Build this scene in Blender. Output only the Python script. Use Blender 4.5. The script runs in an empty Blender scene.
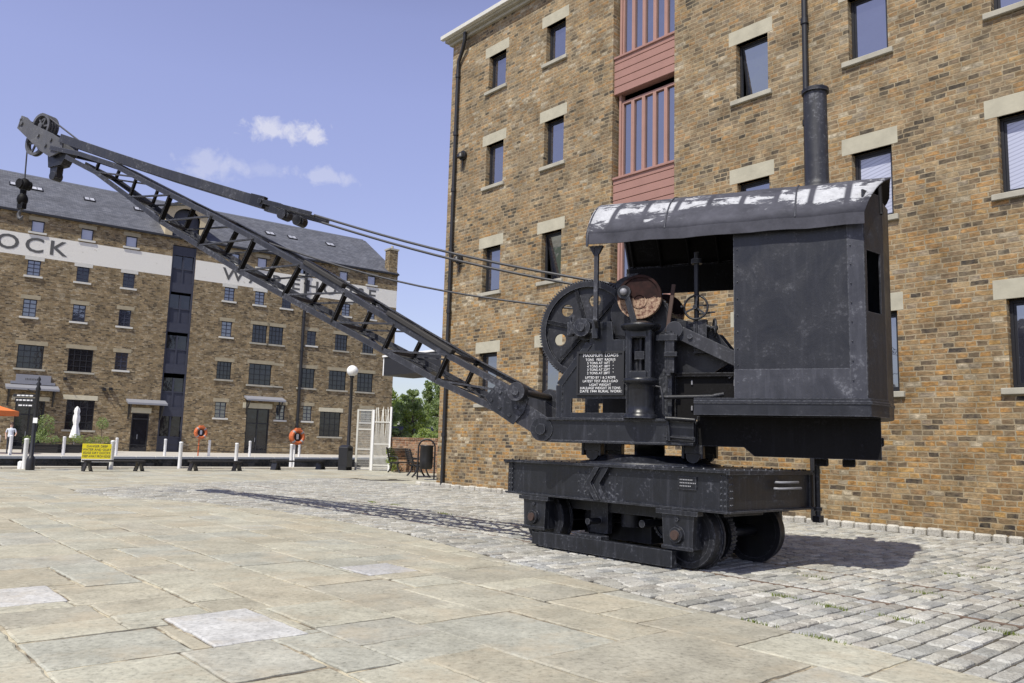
import bpy, math, random
from mathutils import Vector, Matrix, noise
random.seed(7)
scene = bpy.context.scene
COL = scene.collection
PI = math.pi
rad = math.radians

# ------------------------------------------------------------------ mesh builder
class MB:
    def __init__(self):
        self.v = []; self.f = []; self.m = []; self.s = []; self.c = []
    def add(self, vs, fs, mat=0, smooth=False, col=None):
        o = len(self.v)
        self.v += [tuple(p) for p in vs]
        for f in fs:
            self.f.append([i + o for i in f]); self.m.append(mat); self.s.append(smooth); self.c.append(col)
    def box(self, a, b, mat=0, M=None, col=None):
        x0, x1 = sorted((a[0], b[0])); y0, y1 = sorted((a[1], b[1])); z0, z1 = sorted((a[2], b[2]))
        vs = [Vector(p) for p in ((x0,y0,z0),(x1,y0,z0),(x1,y1,z0),(x0,y1,z0),(x0,y0,z1),(x1,y0,z1),(x1,y1,z1),(x0,y1,z1))]
        if M: vs = [M @ p for p in vs]
        self.add(vs, [(0,3,2,1),(4,5,6,7),(0,1,5,4),(1,2,6,5),(2,3,7,6),(3,0,4,7)], mat, False, col)
    def bar(self, p, q, w, h, up=(0,0,1), mat=0):
        """rectangular bar from p to q; w across, h along up"""
        p = Vector(p); q = Vector(q); d = (q-p); L = d.length; d.normalize()
        x = d.cross(Vector(up)); x.normalize(); u = x.cross(d)
        M = Matrix((x, d, u)).transposed().to_4x4(); M.translation = p
        self.box((-w/2,0,-h/2),(w/2,L,h/2), mat, M)
    def cyl(self, p, q, r, seg=16, r2=None, mat=0, caps=True, smooth=True):
        p = Vector(p); q = Vector(q); d = (q-p).normalized()
        r2 = r if r2 is None else r2
        a = Vector((0,0,1)) if abs(d.z) < .9 else Vector((1,0,0))
        x = d.cross(a).normalized(); y = d.cross(x)
        vs = []
        for c, rr in ((p, r), (q, r2)):
            for i in range(seg):
                t = 2*PI*i/seg; vs.append(c + x*math.cos(t)*rr + y*math.sin(t)*rr)
        fs = [(i, (i+1)%seg, seg+(i+1)%seg, seg+i) for i in range(seg)]
        self.add(vs, fs, mat, smooth)
        if caps:
            self.add(vs, [tuple(range(seg-1,-1,-1)), tuple(range(seg, 2*seg))], mat, False)
    def ring(self, c, axis, r0, r1, t, seg=32, mat=0):
        """flat annulus of thickness t centred on c"""
        c = Vector(c); d = Vector(axis).normalized()
        a = Vector((0,0,1)) if abs(d.z) < .9 else Vector((1,0,0))
        x = d.cross(a).normalized(); y = d.cross(x); vs = []
        for k in (-1, 1):
            for r in (r0, r1):
                for i in range(seg):
                    an = 2*PI*i/seg; vs.append(c + d*k*t/2 + (x*math.cos(an)+y*math.sin(an))*r)
        fl = []; sm = []
        for i in range(seg):
            j = (i+1) % seg
            fl += [(i, seg+i, seg+j, j), (2*seg+i, 2*seg+j, 3*seg+j, 3*seg+i)]
            sm += [(seg+i, 3*seg+i, 3*seg+j, seg+j), (i, j, 2*seg+j, 2*seg+i)]
        self.add(vs, fl, mat); self.add(vs, sm, mat, True)
    def prism(self, pts, fn, t0, t1, mat=0, smooth=False):
        """2-D outline pts, fn(a,b,t) -> point, extruded t0..t1"""
        n = len(pts)
        vs = [fn(a, b, t0) for a, b in pts] + [fn(a, b, t1) for a, b in pts]
        self.add(vs, [tuple(range(n-1,-1,-1)), tuple(range(n, 2*n))], mat)
        self.add(vs, [(i, (i+1)%n, n+(i+1)%n, n+i) for i in range(n)], mat, smooth)
    def lathe(self, prof, c=(0,0,0), seg=24, mat=0, smooth=True):
        c = Vector(c); vs = []
        for r, z in prof:
            for i in range(seg):
                t = 2*PI*i/seg; vs.append(c + Vector((r*math.cos(t), r*math.sin(t), z)))
        fs = []
        for k in range(len(prof)-1):
            for i in range(seg):
                j = (i+1) % seg
                fs.append((k*seg+i, k*seg+j, (k+1)*seg+j, (k+1)*seg+i))
        self.add(vs, fs, mat, smooth)
        n = len(prof)-1
        self.add(vs, [tuple(range(seg-1,-1,-1)), tuple(range(n*seg,(n+1)*seg))], mat)
    def tube(self, pts, r, seg=8, mat=0):
        pts = [Vector(p) for p in pts]; vs = []; prev = None
        for i, p in enumerate(pts):
            d = (pts[min(i+1,len(pts)-1)] - pts[max(i-1,0)]).normalized()
            if prev is None:
                a = Vector((0,0,1)) if abs(d.z) < .9 else Vector((1,0,0)); x = d.cross(a).normalized()
            else:
                x = (prev - d*prev.dot(d)).normalized()
            prev = x; y = d.cross(x)
            rr = r[i] if isinstance(r, (list, tuple)) else r
            for k in range(seg):
                t = 2*PI*k/seg; vs.append(p + x*math.cos(t)*rr + y*math.sin(t)*rr)
        fs = []
        for i in range(len(pts)-1):
            for k in range(seg):
                l = (k+1) % seg; fs.append((i*seg+k, i*seg+l, (i+1)*seg+l, (i+1)*seg+k))
        self.add(vs, fs, mat, True)
        n = len(pts)-1
        self.add(vs, [tuple(range(seg-1,-1,-1)), tuple(range(n*seg,(n+1)*seg))], mat)
    def ball(self, c, r, seg=12, rings=8, mat=0, sc=(1,1,1)):
        prof = [(max(1e-4, r*math.sin(PI*k/rings)), -r*math.cos(PI*k/rings)) for k in range(rings+1)]
        o = len(self.v); self.lathe(prof, (0,0,0), seg, mat)
        for i in range(o, len(self.v)):
            p = self.v[i]; self.v[i] = (c[0]+p[0]*sc[0], c[1]+p[1]*sc[1], c[2]+p[2]*sc[2])
    def text(self, body, size, M, mat=0, ext=.004, align='CENTER', spacing=1.0, squash=1.0, thick=0.0):
        cu = bpy.data.curves.new('lettering', 'FONT'); cu.body = body; cu.size = size; cu.extrude = ext
        cu.align_x = align; cu.align_y = 'CENTER'; cu.space_character = spacing
        cu.resolution_u = 3; cu.offset = thick
        ob = bpy.data.objects.new('lettering', cu); COL.objects.link(ob)
        bpy.context.view_layer.update()
        me = bpy.data.meshes.new_from_object(ob.evaluated_get(bpy.context.evaluated_depsgraph_get()))
        S = Matrix.Diagonal((squash, 1, 1, 1))
        self.add([M @ (S @ v.co) for v in me.vertices], [tuple(p.vertices) for p in me.polygons], mat)
        bpy.data.objects.remove(ob); bpy.data.meshes.remove(me); bpy.data.curves.remove(cu)
    def build(self, name, mats, parent=None, bevel=0, M=None):
        me = bpy.data.meshes.new(name); me.from_pydata(self.v, [], self.f); me.update()
        mats = mats if isinstance(mats, (list, tuple)) else [mats]
        for m in mats: me.materials.append(m)
        me.polygons.foreach_set('material_index', self.m)
        me.polygons.foreach_set('use_smooth', self.s)
        if any(c is not None for c in self.c):
            at = me.color_attributes.new('tone', 'FLOAT_COLOR', 'CORNER')
            for p, c in zip(me.polygons, self.c):
                c = c or (.5,.5,.5,1)
                for li in p.loop_indices: at.data[li].color = c
        ob = bpy.data.objects.new(name, me); COL.objects.link(ob)
        if parent is not None: ob.parent = parent
        if M is not None: ob.matrix_local = M
        if bevel:
            b = ob.modifiers.new('bevel', 'BEVEL'); b.width = bevel; b.segments = 1; b.limit_method = 'ANGLE'; b.angle_limit = rad(50)
        return ob

def tag(o, label=None, cat=None, group=None, kind=None):
    if label: o['label'] = label
    if cat: o['category'] = cat
    if group: o['group'] = group
    if kind: o['kind'] = kind
    return o
def thing(name, label, cat, M=None, group=None):
    o = bpy.data.objects.new(name, None); COL.objects.link(o); o.empty_display_size = .2
    if M is not None: o.matrix_world = M
    return tag(o, label, cat, group)
def struct(o): return tag(o, kind='structure')
def copy_tree(o, parent=None):
    c = o.copy(); COL.objects.link(c)
    if parent is not None: c.parent = parent
    for ch in list(o.children): copy_tree(ch, c)
    return c
def frame(ox, oy, az, z=0):
    """x axis along compass angle az (0 = +Y, clockwise), y = z cross x"""
    a = rad(az); x = Vector((math.sin(a), math.cos(a), 0)); y = Vector((0,0,1)).cross(x)
    M = Matrix((x, y, (0,0,1))).transposed().to_4x4(); M.translation = (ox, oy, z); return M
WALLTEXT = Matrix(((-1,0,0,0),(0,0,1,0),(0,1,0,0),(0,0,0,1)))   # lettering that reads along -x on a face looking to +y
def txt(x, y, z): return Matrix.Translation((x, y, z)) @ WALLTEXT

# ------------------------------------------------------------------ materials
def newmat(name):
    m = bpy.data.materials.new(name); m.use_nodes = True; nt = m.node_tree; nt.nodes.clear()
    out = nt.nodes.new('ShaderNodeOutputMaterial'); b = nt.nodes.new('ShaderNodeBsdfPrincipled')
    nt.links.new(b.outputs[0], out.inputs[0]); return m, nt, b
def nd(nt, t, **k):
    n = nt.nodes.new('ShaderNode'+t)
    for a, v in k.items():
        if a.startswith('i_'):
            key = a[2:]; key = int(key) if key.isdigit() else key.replace('_', ' ')
            if hasattr(v, 'is_linked') or isinstance(v, bpy.types.NodeSocket): nt.links.new(v, n.inputs[key])
            else: n.inputs[key].default_value = v
        else: setattr(n, a, v)
    return n
def ramp(nt, fac, stops, interp='LINEAR'):
    r = nd(nt, 'ValToRGB'); nt.links.new(fac, r.inputs[0]); cr = r.color_ramp; cr.interpolation = interp
    while len(cr.elements) < len(stops): cr.elements.new(.5)
    for e, (p, c) in zip(cr.elements, stops):
        e.position = p; e.color = (c[0], c[1], c[2], 1) if isinstance(c, (tuple, list)) else (c, c, c, 1)
    return r.outputs[0]
def mix(nt, fac, a, b, mode='MIX'):
    n = nt.nodes.new('ShaderNodeMix'); n.data_type = 'RGBA'; n.blend_type = mode
    for i, v in ((0, fac), (6, a), (7, b)):
        if isinstance(v, bpy.types.NodeSocket): nt.links.new(v, n.inputs[i])
        else: n.inputs[i].default_value = v if i == 0 else (v[0], v[1], v[2], 1)
    return n.outputs[2]
def math_(nt, op, a, b=0.0):
    n = nd(nt, 'Math', operation=op)
    for i, v in enumerate((a, b)):
        if isinstance(v, bpy.types.NodeSocket): nt.links.new(v, n.inputs[i])
        else: n.inputs[i].default_value = v
    return n.outputs[0]
def objco(nt): return nd(nt, 'TexCoord').outputs['Object']
def noise_(nt, vec, scale, detail=4, rough=.55, dist=0):
    n = nd(nt, 'TexNoise'); n.inputs['Scale'].default_value = scale; n.inputs['Detail'].default_value = detail
    n.inputs['Roughness'].default_value = rough; n.inputs['Distortion'].default_value = dist
    nt.links.new(vec, n.inputs['Vector']); return n.outputs['Fac']
def scaled(nt, vec, s):
    n = nd(nt, 'Mapping'); n.inputs['Scale'].default_value = s; nt.links.new(vec, n.inputs['Vector']); return n.outputs[0]
def bump(nt, b, h, strength=.5, dist=.01):
    n = nd(nt, 'Bump'); n.inputs['Strength'].default_value = strength; n.inputs['Distance'].default_value = dist
    nt.links.new(h, n.inputs['Height']); nt.links.new(n.outputs[0], b.inputs['Normal'])

def plain(name, c, rough=.6, var=.25, scale=6, metal=0, spec=.5, bmp=0):
    m, nt, b = newmat(name); co = objco(nt)
    f = noise_(nt, co, scale)
    col = mix(nt, f, [x*(1-var) for x in c], [min(1, x*(1+var)) for x in c])
    nt.links.new(col, b.inputs['Base Color']); b.inputs['Roughness'].default_value = rough
    b.inputs['Metallic'].default_value = metal; b.inputs['Specular IOR Level'].default_value = spec
    if bmp: bump(nt, b, noise_(nt, co, scale*4), bmp, .01)
    return m

def brick_mat(name, stops, mortar, bw=.30, bh=.097, painted=None, dark=1.0, msize=.011, weather=False):
    m, nt, b = newmat(name); co = objco(nt)
    sp = nd(nt, 'SeparateXYZ'); nt.links.new(co, sp.inputs[0])
    u = math_(nt, 'ADD', sp.outputs[0], sp.outputs[1])
    cb = nd(nt, 'CombineXYZ'); nt.links.new(u, cb.inputs[0]); nt.links.new(sp.outputs[2], cb.inputs[1])
    nz = nd(nt, 'TexNoise'); nz.inputs['Scale'].default_value = 6.5; nz.inputs['Detail'].default_value = 5; nz.inputs['Roughness'].default_value = .62; nt.links.new(cb.outputs[0], nz.inputs['Vector'])
    va = nd(nt, 'VectorMath', operation='MULTIPLY_ADD'); nt.links.new(nz.outputs['Color'], va.inputs[0])
    va.inputs[1].default_value = (.07, .040, 0); nt.links.new(cb.outputs[0], va.inputs[2])
    s2 = nd(nt, 'SeparateXYZ'); nt.links.new(va.outputs[0], s2.inputs[0])
    row = math_(nt, 'FLOOR', math_(nt, 'DIVIDE', s2.outputs[1], bh))
    wn = nd(nt, 'TexWhiteNoise', noise_dimensions='1D'); nt.links.new(row, wn.inputs['W'])
    c2 = nd(nt, 'CombineXYZ'); nt.links.new(math_(nt, 'ADD', s2.outputs[0], wn.outputs['Value']), c2.inputs[0]); nt.links.new(s2.outputs[1], c2.inputs[1])
    br = nd(nt, 'TexBrick'); br.offset = .5; br.squash = .62; br.squash_frequency = 2
    nt.links.new(c2.outputs[0], br.inputs['Vector'])
    for k, v in (('Scale', 1.0), ('Mortar Size', msize), ('Mortar Smooth', .35), ('Bias', 0.0), ('Brick Width', bw), ('Row Height', bh)):
        br.inputs[k].default_value = v
    br.inputs['Color1'].default_value = (0,0,0,1); br.inputs['Color2'].default_value = (1,1,1,1); br.inputs['Mortar'].default_value = (.5,.5,.5,1)
    big = noise_(nt, cb.outputs[0], .45, 5, .6)
    fac = math_(nt, 'ADD', br.outputs['Color'], math_(nt, 'MULTIPLY', math_(nt, 'SUBTRACT', big, .5), .75))
    bc = ramp(nt, fac, stops)
    fine = noise_(nt, scaled(nt, cb.outputs[0], (.6, 1.25, 1)), 15, 6, .72)
    bc = mix(nt, .8, bc, ramp(nt, fine, [(.30, .18), (.42, .70), (.51, 1.05), (.60, 1.5), (.72, 2.2)]), 'MULTIPLY')
    blot = noise_(nt, cb.outputs[0], 7.5, 4, .6)
    bc = mix(nt, ramp(nt, blot, [(.42, 0), (.62, .40)]), bc, mix(nt, noise_(nt, cb.outputs[0], 2.0, 3), (.17,.135,.085), (.36,.27,.15)))
    if weather:
        wz = nd(nt, 'MapRange'); nt.links.new(sp.outputs[2], wz.inputs['Value'])
        for k_, v_ in (('From Min', 3.0), ('From Max', 9.0), ('To Min', .0), ('To Max', .50)): wz.inputs[k_].default_value = v_
        wf = math_(nt, 'MULTIPLY', wz.outputs[0], ramp(nt, noise_(nt, cb.outputs[0], 1.1, 6, .7), [(.3, .5), (.6, 1)]))
        hs_ = nd(nt, 'HueSaturation'); hs_.inputs['Saturation'].default_value = .62; hs_.inputs['Value'].default_value = .92; nt.links.new(bc, hs_.inputs['Color'])
        bc = mix(nt, wf, bc, mix(nt, .35, hs_.outputs[0], (.24,.205,.13)))
    lime = ramp(nt, noise_(nt, cb.outputs[0], 3.2, 6, .7), [(.5, 0), (.72, .55)])
    bc = mix(nt, lime, bc, mortar)
    soot = ramp(nt, noise_(nt, cb.outputs[0], 1.3, 6, .7), [(.35, .55*dark), (.62, dark)])
    fm = math_(nt, 'MULTIPLY', ramp(nt, br.outputs['Fac'], [(.2, 0), (.8, 1)]), ramp(nt, noise_(nt, cb.outputs[0], 4.5, 4, .6), [(.35, .60), (.6, 1)]))
    c = mix(nt, fm, bc, mortar)
    c = mix(nt, 1.0, c, soot, 'MULTIPLY')
    if painted:
        wear = ramp(nt, noise_(nt, cb.outputs[0], 2.2, 8, .75), [(.60, 1), (.72, .25)])
        c = mix(nt, wear, c, mix(nt, fine, [x*.8 for x in painted], painted))
    nt.links.new(c, b.inputs['Base Color']); b.inputs['Roughness'].default_value = .92
    b.inputs['Specular IOR Level'].default_value = .2
    h = math_(nt, 'ADD', math_(nt, 'MULTIPLY', br.outputs['Fac'], -1.0), math_(nt, 'MULTIPLY', fine, .9))
    bump(nt, b, h, .55, .012)
    return m

def black_paint(name, base=(.021,.022,.027), scuff=.5, rough=.42, streak=True, spec=.42):
    m, nt, b = newmat(name); co = objco(nt)
    n1 = noise_(nt, co, 2.2, 8, .68, .6); n2 = noise_(nt, co, 26, 6, .7)
    n3 = noise_(nt, scaled(nt, co, (9, 9, .8)), 1.6, 6, .7)
    c = mix(nt, ramp(nt, n1, [(.35, 0), (.7, 1)]), [x*.75 for x in base], [x*1.35 for x in base])
    if streak: c = mix(nt, ramp(nt, n3, [(.52, 0), (.75, .5*scuff)]), c, (.09,.093,.115))
    sc = ramp(nt, math_(nt, 'MULTIPLY', n1, n2), [(.30, 0), (.40, .75*scuff)])
    c = mix(nt, sc, c, (.17,.175,.20))
    bv = nd(nt, 'Bevel'); bv.samples = 4; bv.inputs['Radius'].default_value = .014
    gm = nd(nt, 'NewGeometry'); dp = nd(nt, 'VectorMath', operation='DOT_PRODUCT')
    nt.links.new(bv.outputs[0], dp.inputs[0]); nt.links.new(gm.outputs['Normal'], dp.inputs[1])
    ed = ramp(nt, dp.outputs['Value'], [(.86, 1), (.985, 0)])
    c = mix(nt, math_(nt, 'MULTIPLY', ed, ramp(nt, n2, [(.38, .08), (.6, .85)])), c, (.15,.155,.175))
    nt.links.new(c, b.inputs['Base Color'])
    r = ramp(nt, n1, [(.3, rough-.1), (.7, rough+.22)]); nt.links.new(r, b.inputs['Roughness'])
    b.inputs['Specular IOR Level'].default_value = spec
    bump(nt, b, math_(nt, 'ADD', n1, math_(nt, 'MULTIPLY', n2, .35)), .35, .012)
    return m

PAL_R = [(0,(.055,.047,.042)),(.07,(.11,.085,.062)),(.16,(.20,.14,.085)),(.28,(.29,.19,.095)),(.42,(.43,.225,.068)),(.52,(.26,.165,.085)),(.62,(.46,.28,.10)),(.72,(.29,.20,.115)),(.84,(.42,.29,.145)),(.93,(.24,.19,.14)),(1,(.52,.44,.31))]
PAL_L = [(0,(.07,.052,.036)),(.15,(.17,.122,.07)),(.35,(.30,.21,.108)),(.6,(.37,.268,.14)),(.85,(.42,.325,.19)),(1,(.50,.42,.29))]
M_brick = brick_mat('stock_brick', PAL_R, (.40,.335,.225), weather=True, dark=.94, msize=.013)
M_brick2 = brick_mat('stock_brick_far', PAL_L, (.33,.285,.21), bw=.34, bh=.105, dark=.84)
M_brickw = brick_mat('white_painted_brick', PAL_L, (.36,.31,.23), bw=.34, bh=.105, painted=(.80,.78,.72))
M_brickred = brick_mat('red_garden_brick', [(0,(.10,.05,.03)),(.3,(.24,.11,.06)),(.7,(.34,.17,.09)),(1,(.4,.25,.15))], (.36,.31,.25))
M_stone = plain('lintel_stone', (.40,.375,.29), .9, .3, 3, bmp=.3)
M_sill = plain('sill_stone', (.36,.34,.28), .9, .3, 3, bmp=.3)
M_lintel2 = plain('weathered_lintel', (.33,.285,.195), .9, .3, 3)
M_frame = plain('dark_window_frame', (.014,.014,.017), .45, .2)
M_frame2 = plain('blue_grey_window_frame', (.03,.033,.055), .5, .2)
M_panel = plain('blue_grey_boarding', (.034,.037,.056), .55, .25)
M_red = plain('red_oxide_boarding', (.31,.168,.138), .7, .15, 3)
M_redframe = plain('red_oxide_frame', (.34,.195,.16), .65, .15, 3)
M_iron = plain('black_iron', (.014,.014,.016), .45, .3, 8)
M_white = plain('white_paint', (.78,.78,.77), .5, .06, 5)
M_offwhite = plain('worn_white_paint', (.58,.57,.52), .6, .15, 5)
M_orange = plain('orange_plastic', (.52,.13,.04), .45, .12)
M_canvas_o = plain('orange_canvas', (.75,.20,.05), .8, .1)
M_canvas_w = plain('white_canvas', (.78,.77,.74), .8, .08)
M_yellow = plain('yellow_board', (.80,.68,.02), .5, .05)
M_slate = None
M_lead = plain('lead_sheet', (.25,.26,.29), .55, .2, 3)
M_rope = plain('steel_rope', (.045,.045,.05), .45, .3, 30)
M_ropel = plain('bright_steel_rope', (.22,.22,.24), .4, .3, 30)
M_rust = plain('rusty_iron', (.055,.032,.025), .8, .5, 12)
M_rail = plain('rail_steel', (.14,.10,.075), .5, .4, 10)
M_conc = plain('quay_concrete', (.42,.39,.32), .9, .18, 1.5, bmp=.3)
M_gravel = plain('far_quay_surface', (.46,.43,.38), .95, .15, 1.2)
M_grass = plain('far_grass', (.07,.10,.03), .95, .3, .3)
def leaf_mat(name, c):
    m, nt, b = newmat(name); co = objco(nt)
    n = noise_(nt, co, .9, 3); col = mix(nt, n, [x*.55 for x in c], [x*1.5 for x in c])
    nt.links.new(col, b.inputs['Base Color']); b.inputs['Roughness'].default_value = .6; b.inputs['Specular IOR Level'].default_value = .25
    tr = nd(nt, 'BsdfTranslucent'); nt.links.new(mix(nt, 1.0, col, (1.3,1.45,.6), 'MULTIPLY'), tr.inputs['Color'])
    ms = nd(nt, 'MixShader'); ms.inputs[0].default_value = .42
    nt.links.new(b.outputs[0], ms.inputs[1]); nt.links.new(tr.outputs[0], ms.inputs[2])
    nt.links.new(ms.outputs[0], nt.nodes['Material Output'].inputs[0]); return m
M_leaf = leaf_mat('leaf_green', (.26,.32,.15))
M_leafd = leaf_mat('leaf_dark_green', (.20,.25,.135))
M_leafy = leaf_mat('leaf_yellow_green', (.24,.29,.075))
M_bark = plain('bark', (.09,.07,.05), .95, .3, 8)
M_skin = plain('skin', (.52,.32,.24), .55, .06)
M_shirt = plain('pale_shirt_cloth', (.60,.64,.70), .85, .12)
M_trous = plain('dark_trouser_cloth', (.03,.035,.05), .9, .2)
M_hair = plain('brown_hair', (.05,.03,.02), .6, .2)
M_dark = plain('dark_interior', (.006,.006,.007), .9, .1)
M_wood = plain('black_stained_wood', (.022,.02,.019), .7, .3, 10)
M_cream = plain('cream_panel', (.50,.42,.28), .8, .15, 3)
M_signb = plain('sign_black', (.010,.010,.012), .5, .2, 8)
M_signw = plain('sign_white', (.75,.75,.75), .6, .05)
M_dimw = plain('dulled_white_paint', (.30,.30,.31), .7, .3, 20)
M_letter = plain('letter_grey', (.085,.085,.085), .8, .25, 3)
M_globe = plain('opal_glass', (.86,.86,.84), .25, .02)

def glass_mat(name, c, ior, rough=.03):
    m, nt, b = newmat(name); co = objco(nt)
    n = noise_(nt, co, 1.1, 2)
    nt.links.new(mix(nt, n, [x*.5 for x in c], [x*1.5 for x in c]), b.inputs['Base Color'])
    b.inputs['Roughness'].default_value = rough; b.inputs['IOR'].default_value = ior
    bump(nt, b, noise_(nt, co, 1.3, 3), .16, .05)
    return m
M_glass = glass_mat('window_glass', (.025,.027,.04), 3.5)
M_glass2 = glass_mat('old_window_glass', (.010,.011,.016), 1.75, .06)
M_glass3 = glass_mat('sky_lit_old_glass', (.03,.033,.05), 2.9, .06)
def blind_mat():
    m, nt, b = newmat('glass_over_pale_blind'); co = objco(nt)
    sp = nd(nt, 'SeparateXYZ'); nt.links.new(co, sp.inputs[0])
    st = math_(nt, 'FRACT', math_(nt, 'MULTIPLY', math_(nt, 'ADD', sp.outputs[2], math_(nt, 'MULTIPLY', sp.outputs[0], .25)), 14.0))
    c = mix(nt, ramp(nt, st, [(.0, .0), (.2, 1), (.8, 1), (1, 0)]), (.26,.27,.34), (.44,.46,.56))
    nt.links.new(c, b.inputs['Base Color']); b.inputs['Roughness'].default_value = .05; b.inputs['IOR'].default_value = 1.9
    return m
M_blind = blind_mat()
M_skylight = glass_mat('skylight_glass', (.45,.46,.50), 1.6)

def slate():
    m, nt, b = newmat('roof_slate'); co = objco(nt)
    br = nd(nt, 'TexBrick'); nt.links.new(co, br.inputs['Vector'])
    for k, v in (('Scale', 1.0), ('Mortar Size', .012), ('Brick Width', .35), ('Row Height', .26), ('Bias', 0.0), ('Mortar Smooth', .2)): br.inputs[k].default_value = v
    br.inputs['Color1'].default_value = (.075,.080,.098,1); br.inputs['Color2'].default_value = (.125,.130,.152,1); br.inputs['Mortar'].default_value = (.04,.042,.05,1)
    n = noise_(nt, co, .7, 6, .7)
    nt.links.new(mix(nt, .9, br.outputs['Color'], ramp(nt, n, [(.3,.65),(.7,1.25)]), 'MULTIPLY'), b.inputs['Base Color'])
    b.inputs['Roughness'].default_value = .7
    return m
M_slate = slate()

def tone_mat(name, gap, mot=4.0, rough=.9, stain=.6, bmp=.5, spec=.25):
    """surface whose pieces carry their own colour in 'tone'"""
    m, nt, b = newmat(name); co = objco(nt)
    at = nd(nt, 'Attribute'); at.attribute_name = 'tone'
    n1 = noise_(nt, co, mot, 8, .7); n2 = noise_(nt, co, .5, 6, .65); n3 = noise_(nt, co, mot*9, 4, .7)
    c = mix(nt, .85, at.outputs['Color'], ramp(nt, n1, [(.28, .70), (.5, 1.0), (.72, 1.2)]), 'MULTIPLY')
    c = mix(nt, stain, c, ramp(nt, n2, [(.32, (.70,.67,.62)), (.55, (1,1,1)), (.75, (1.12,1.1,1.05))]), 'MULTIPLY')
    c = mix(nt, .8 if not gap else .6, c, ramp(nt, n3, [(.30, .30), (.44, .88), (.58, 1.1), (.75, 1.4)]), 'MULTIPLY')
    if gap:
        warm = ramp(nt, noise_(nt, co, 1.4, 6, .7), [(.50, 0), (.68, .55)])
        c = mix(nt, warm, c, gap)
        lay_ = noise_(nt, co, 1.9, 7, .62, 1.2)
        c = mix(nt, .42, c, ramp(nt, lay_, [(.40, .86), (.47, .97), (.50, 1.12), (.53, 1.0), (.60, .93), (.63, 1.10), (.66, 1.0)]), 'MULTIPLY')
        spk = ramp(nt, noise_(nt, co, 38, 3, .6), [(.62, 1), (.70, .72)])
        c = mix(nt, .8, c, spk, 'MULTIPLY')
    nt.links.new(c, b.inputs['Base Color']); b.inputs['Roughness'].default_value = rough; b.inputs['Specular IOR Level'].default_value = spec
    bump(nt, b, math_(nt, 'ADD', n1, math_(nt, 'MULTIPLY', n3, .35)), bmp, .012)
    return m
M_flag = tone_mat('york_stone_flag', (.43,.37,.27), 2.6, bmp=.45)
M_sett = tone_mat('granite_sett', None, 5.0, .85, .5, bmp=1.0)
M_dirt = plain('joint_dirt', (.062,.053,.038), .95, .5, 6)
def joint_mat():
    m, nt, b = newmat('flag_joint_sand'); co = objco(nt)
    n = noise_(nt, co, 1.7, 6, .7)
    c = ramp(nt, n, [(.40, (.07,.06,.045)), (.49, (.25,.21,.15)), (.56, (.50,.45,.33))])
    nt.links.new(c, b.inputs['Base Color']); b.inputs['Roughness'].default_value = .95
    bump(nt, b, noise_(nt, co, 40, 4), .5, .01); return m
M_joint = joint_mat()

# crane paints
P_black = black_paint('black_paint', (.011,.0122,.0165), .65, .34)
P_dull = black_paint('dull_black_paint', (.009,.0096,.013), .4, .42)
P_panel = black_paint('worn_panel_paint', (.0125,.0138,.019), .30, .38)
P_strip = black_paint('scraped_panel_paint', (.034,.036,.047), .8, .45)
P_boom = black_paint('boom_paint', (.022,.023,.029), .75, .45)
P_shaded = black_paint('shaded_black_paint', (.006,.0055,.0057), .1, .6, True, .15)  # deeper black; shade on tail, undersides and jib posts put into its colour
P_head = black_paint('worn_head_paint', (.075,.076,.082), .9, .5)
def roof_mat():
    m, nt, b = newmat('flaking_roof_paint'); co = objco(nt)
    sp = nd(nt, 'SeparateXYZ'); nt.links.new(co, sp.inputs[0])
    n0 = noise_(nt, co, 3, 6, .7)
    base = mix(nt, ramp(nt, n0, [(.3, 0), (.7, 1)]), (.030,.031,.040), (.075,.076,.095))
    # flaked undercoat: one ragged patch in each sheet of the roof covering
    ux = math_(nt, 'MULTIPLY', math_(nt, 'ADD', sp.outputs[0], math_(nt, 'MULTIPLY', sp.outputs[2], .12)), 2.5)
    cell = math_(nt, 'FLOOR', ux); fr = math_(nt, 'FRACT', ux)
    wn = nd(nt, 'TexWhiteNoise', noise_dimensions='1D'); nt.links.new(cell, wn.inputs['W'])
    edge = ramp(nt, math_(nt, 'SUBTRACT', .5, math_(nt, 'ABSOLUTE', math_(nt, 'SUBTRACT', fr, .5))), [(.06, 0), (.12, 1)])
    nz = noise_(nt, scaled(nt, co, (1.0, 1.6, 2.6)), 2.6, 9, .74, .5)
    band = math_(nt, 'MAXIMUM', -.3, math_(nt, 'SUBTRACT', 1.0, math_(nt, 'DIVIDE', math_(nt, 'ABSOLUTE', math_(nt, 'SUBTRACT', sp.outputs[2], 4.40)), .30)))
    k = math_(nt, 'ADD', math_(nt, 'MULTIPLY', nz, 1.5), math_(nt, 'MULTIPLY', band, .42))
    k = math_(nt, 'ADD', k, math_(nt, 'MULTIPLY', wn.outputs['Value'], .22))
    mask = math_(nt, 'MULTIPLY', ramp(nt, math_(nt, 'MULTIPLY', k, .5), [(.55, 0), (.575, 1)]), edge)
    film = math_(nt, 'MULTIPLY', ramp(nt, math_(nt, 'MULTIPLY', k, .5), [(.48, 0), (.57, .30)]), edge)
    c = mix(nt, film, base, (.15,.152,.175))
    c = mix(nt, mask, c, mix(nt, noise_(nt, co, 14, 6, .75), (.20,.205,.225), (.62,.63,.65)))
    nt.links.new(c, b.inputs['Base Color']); b.inputs['Roughness'].default_value = .82; b.inputs['Specular IOR Level'].default_value = .3
    bump(nt, b, math_(nt, 'ADD', noise_(nt, co, 2.5, 5), math_(nt, 'MULTIPLY', mask, .2)), .4, .02)
    return m
P_roof = roof_mat()
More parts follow.
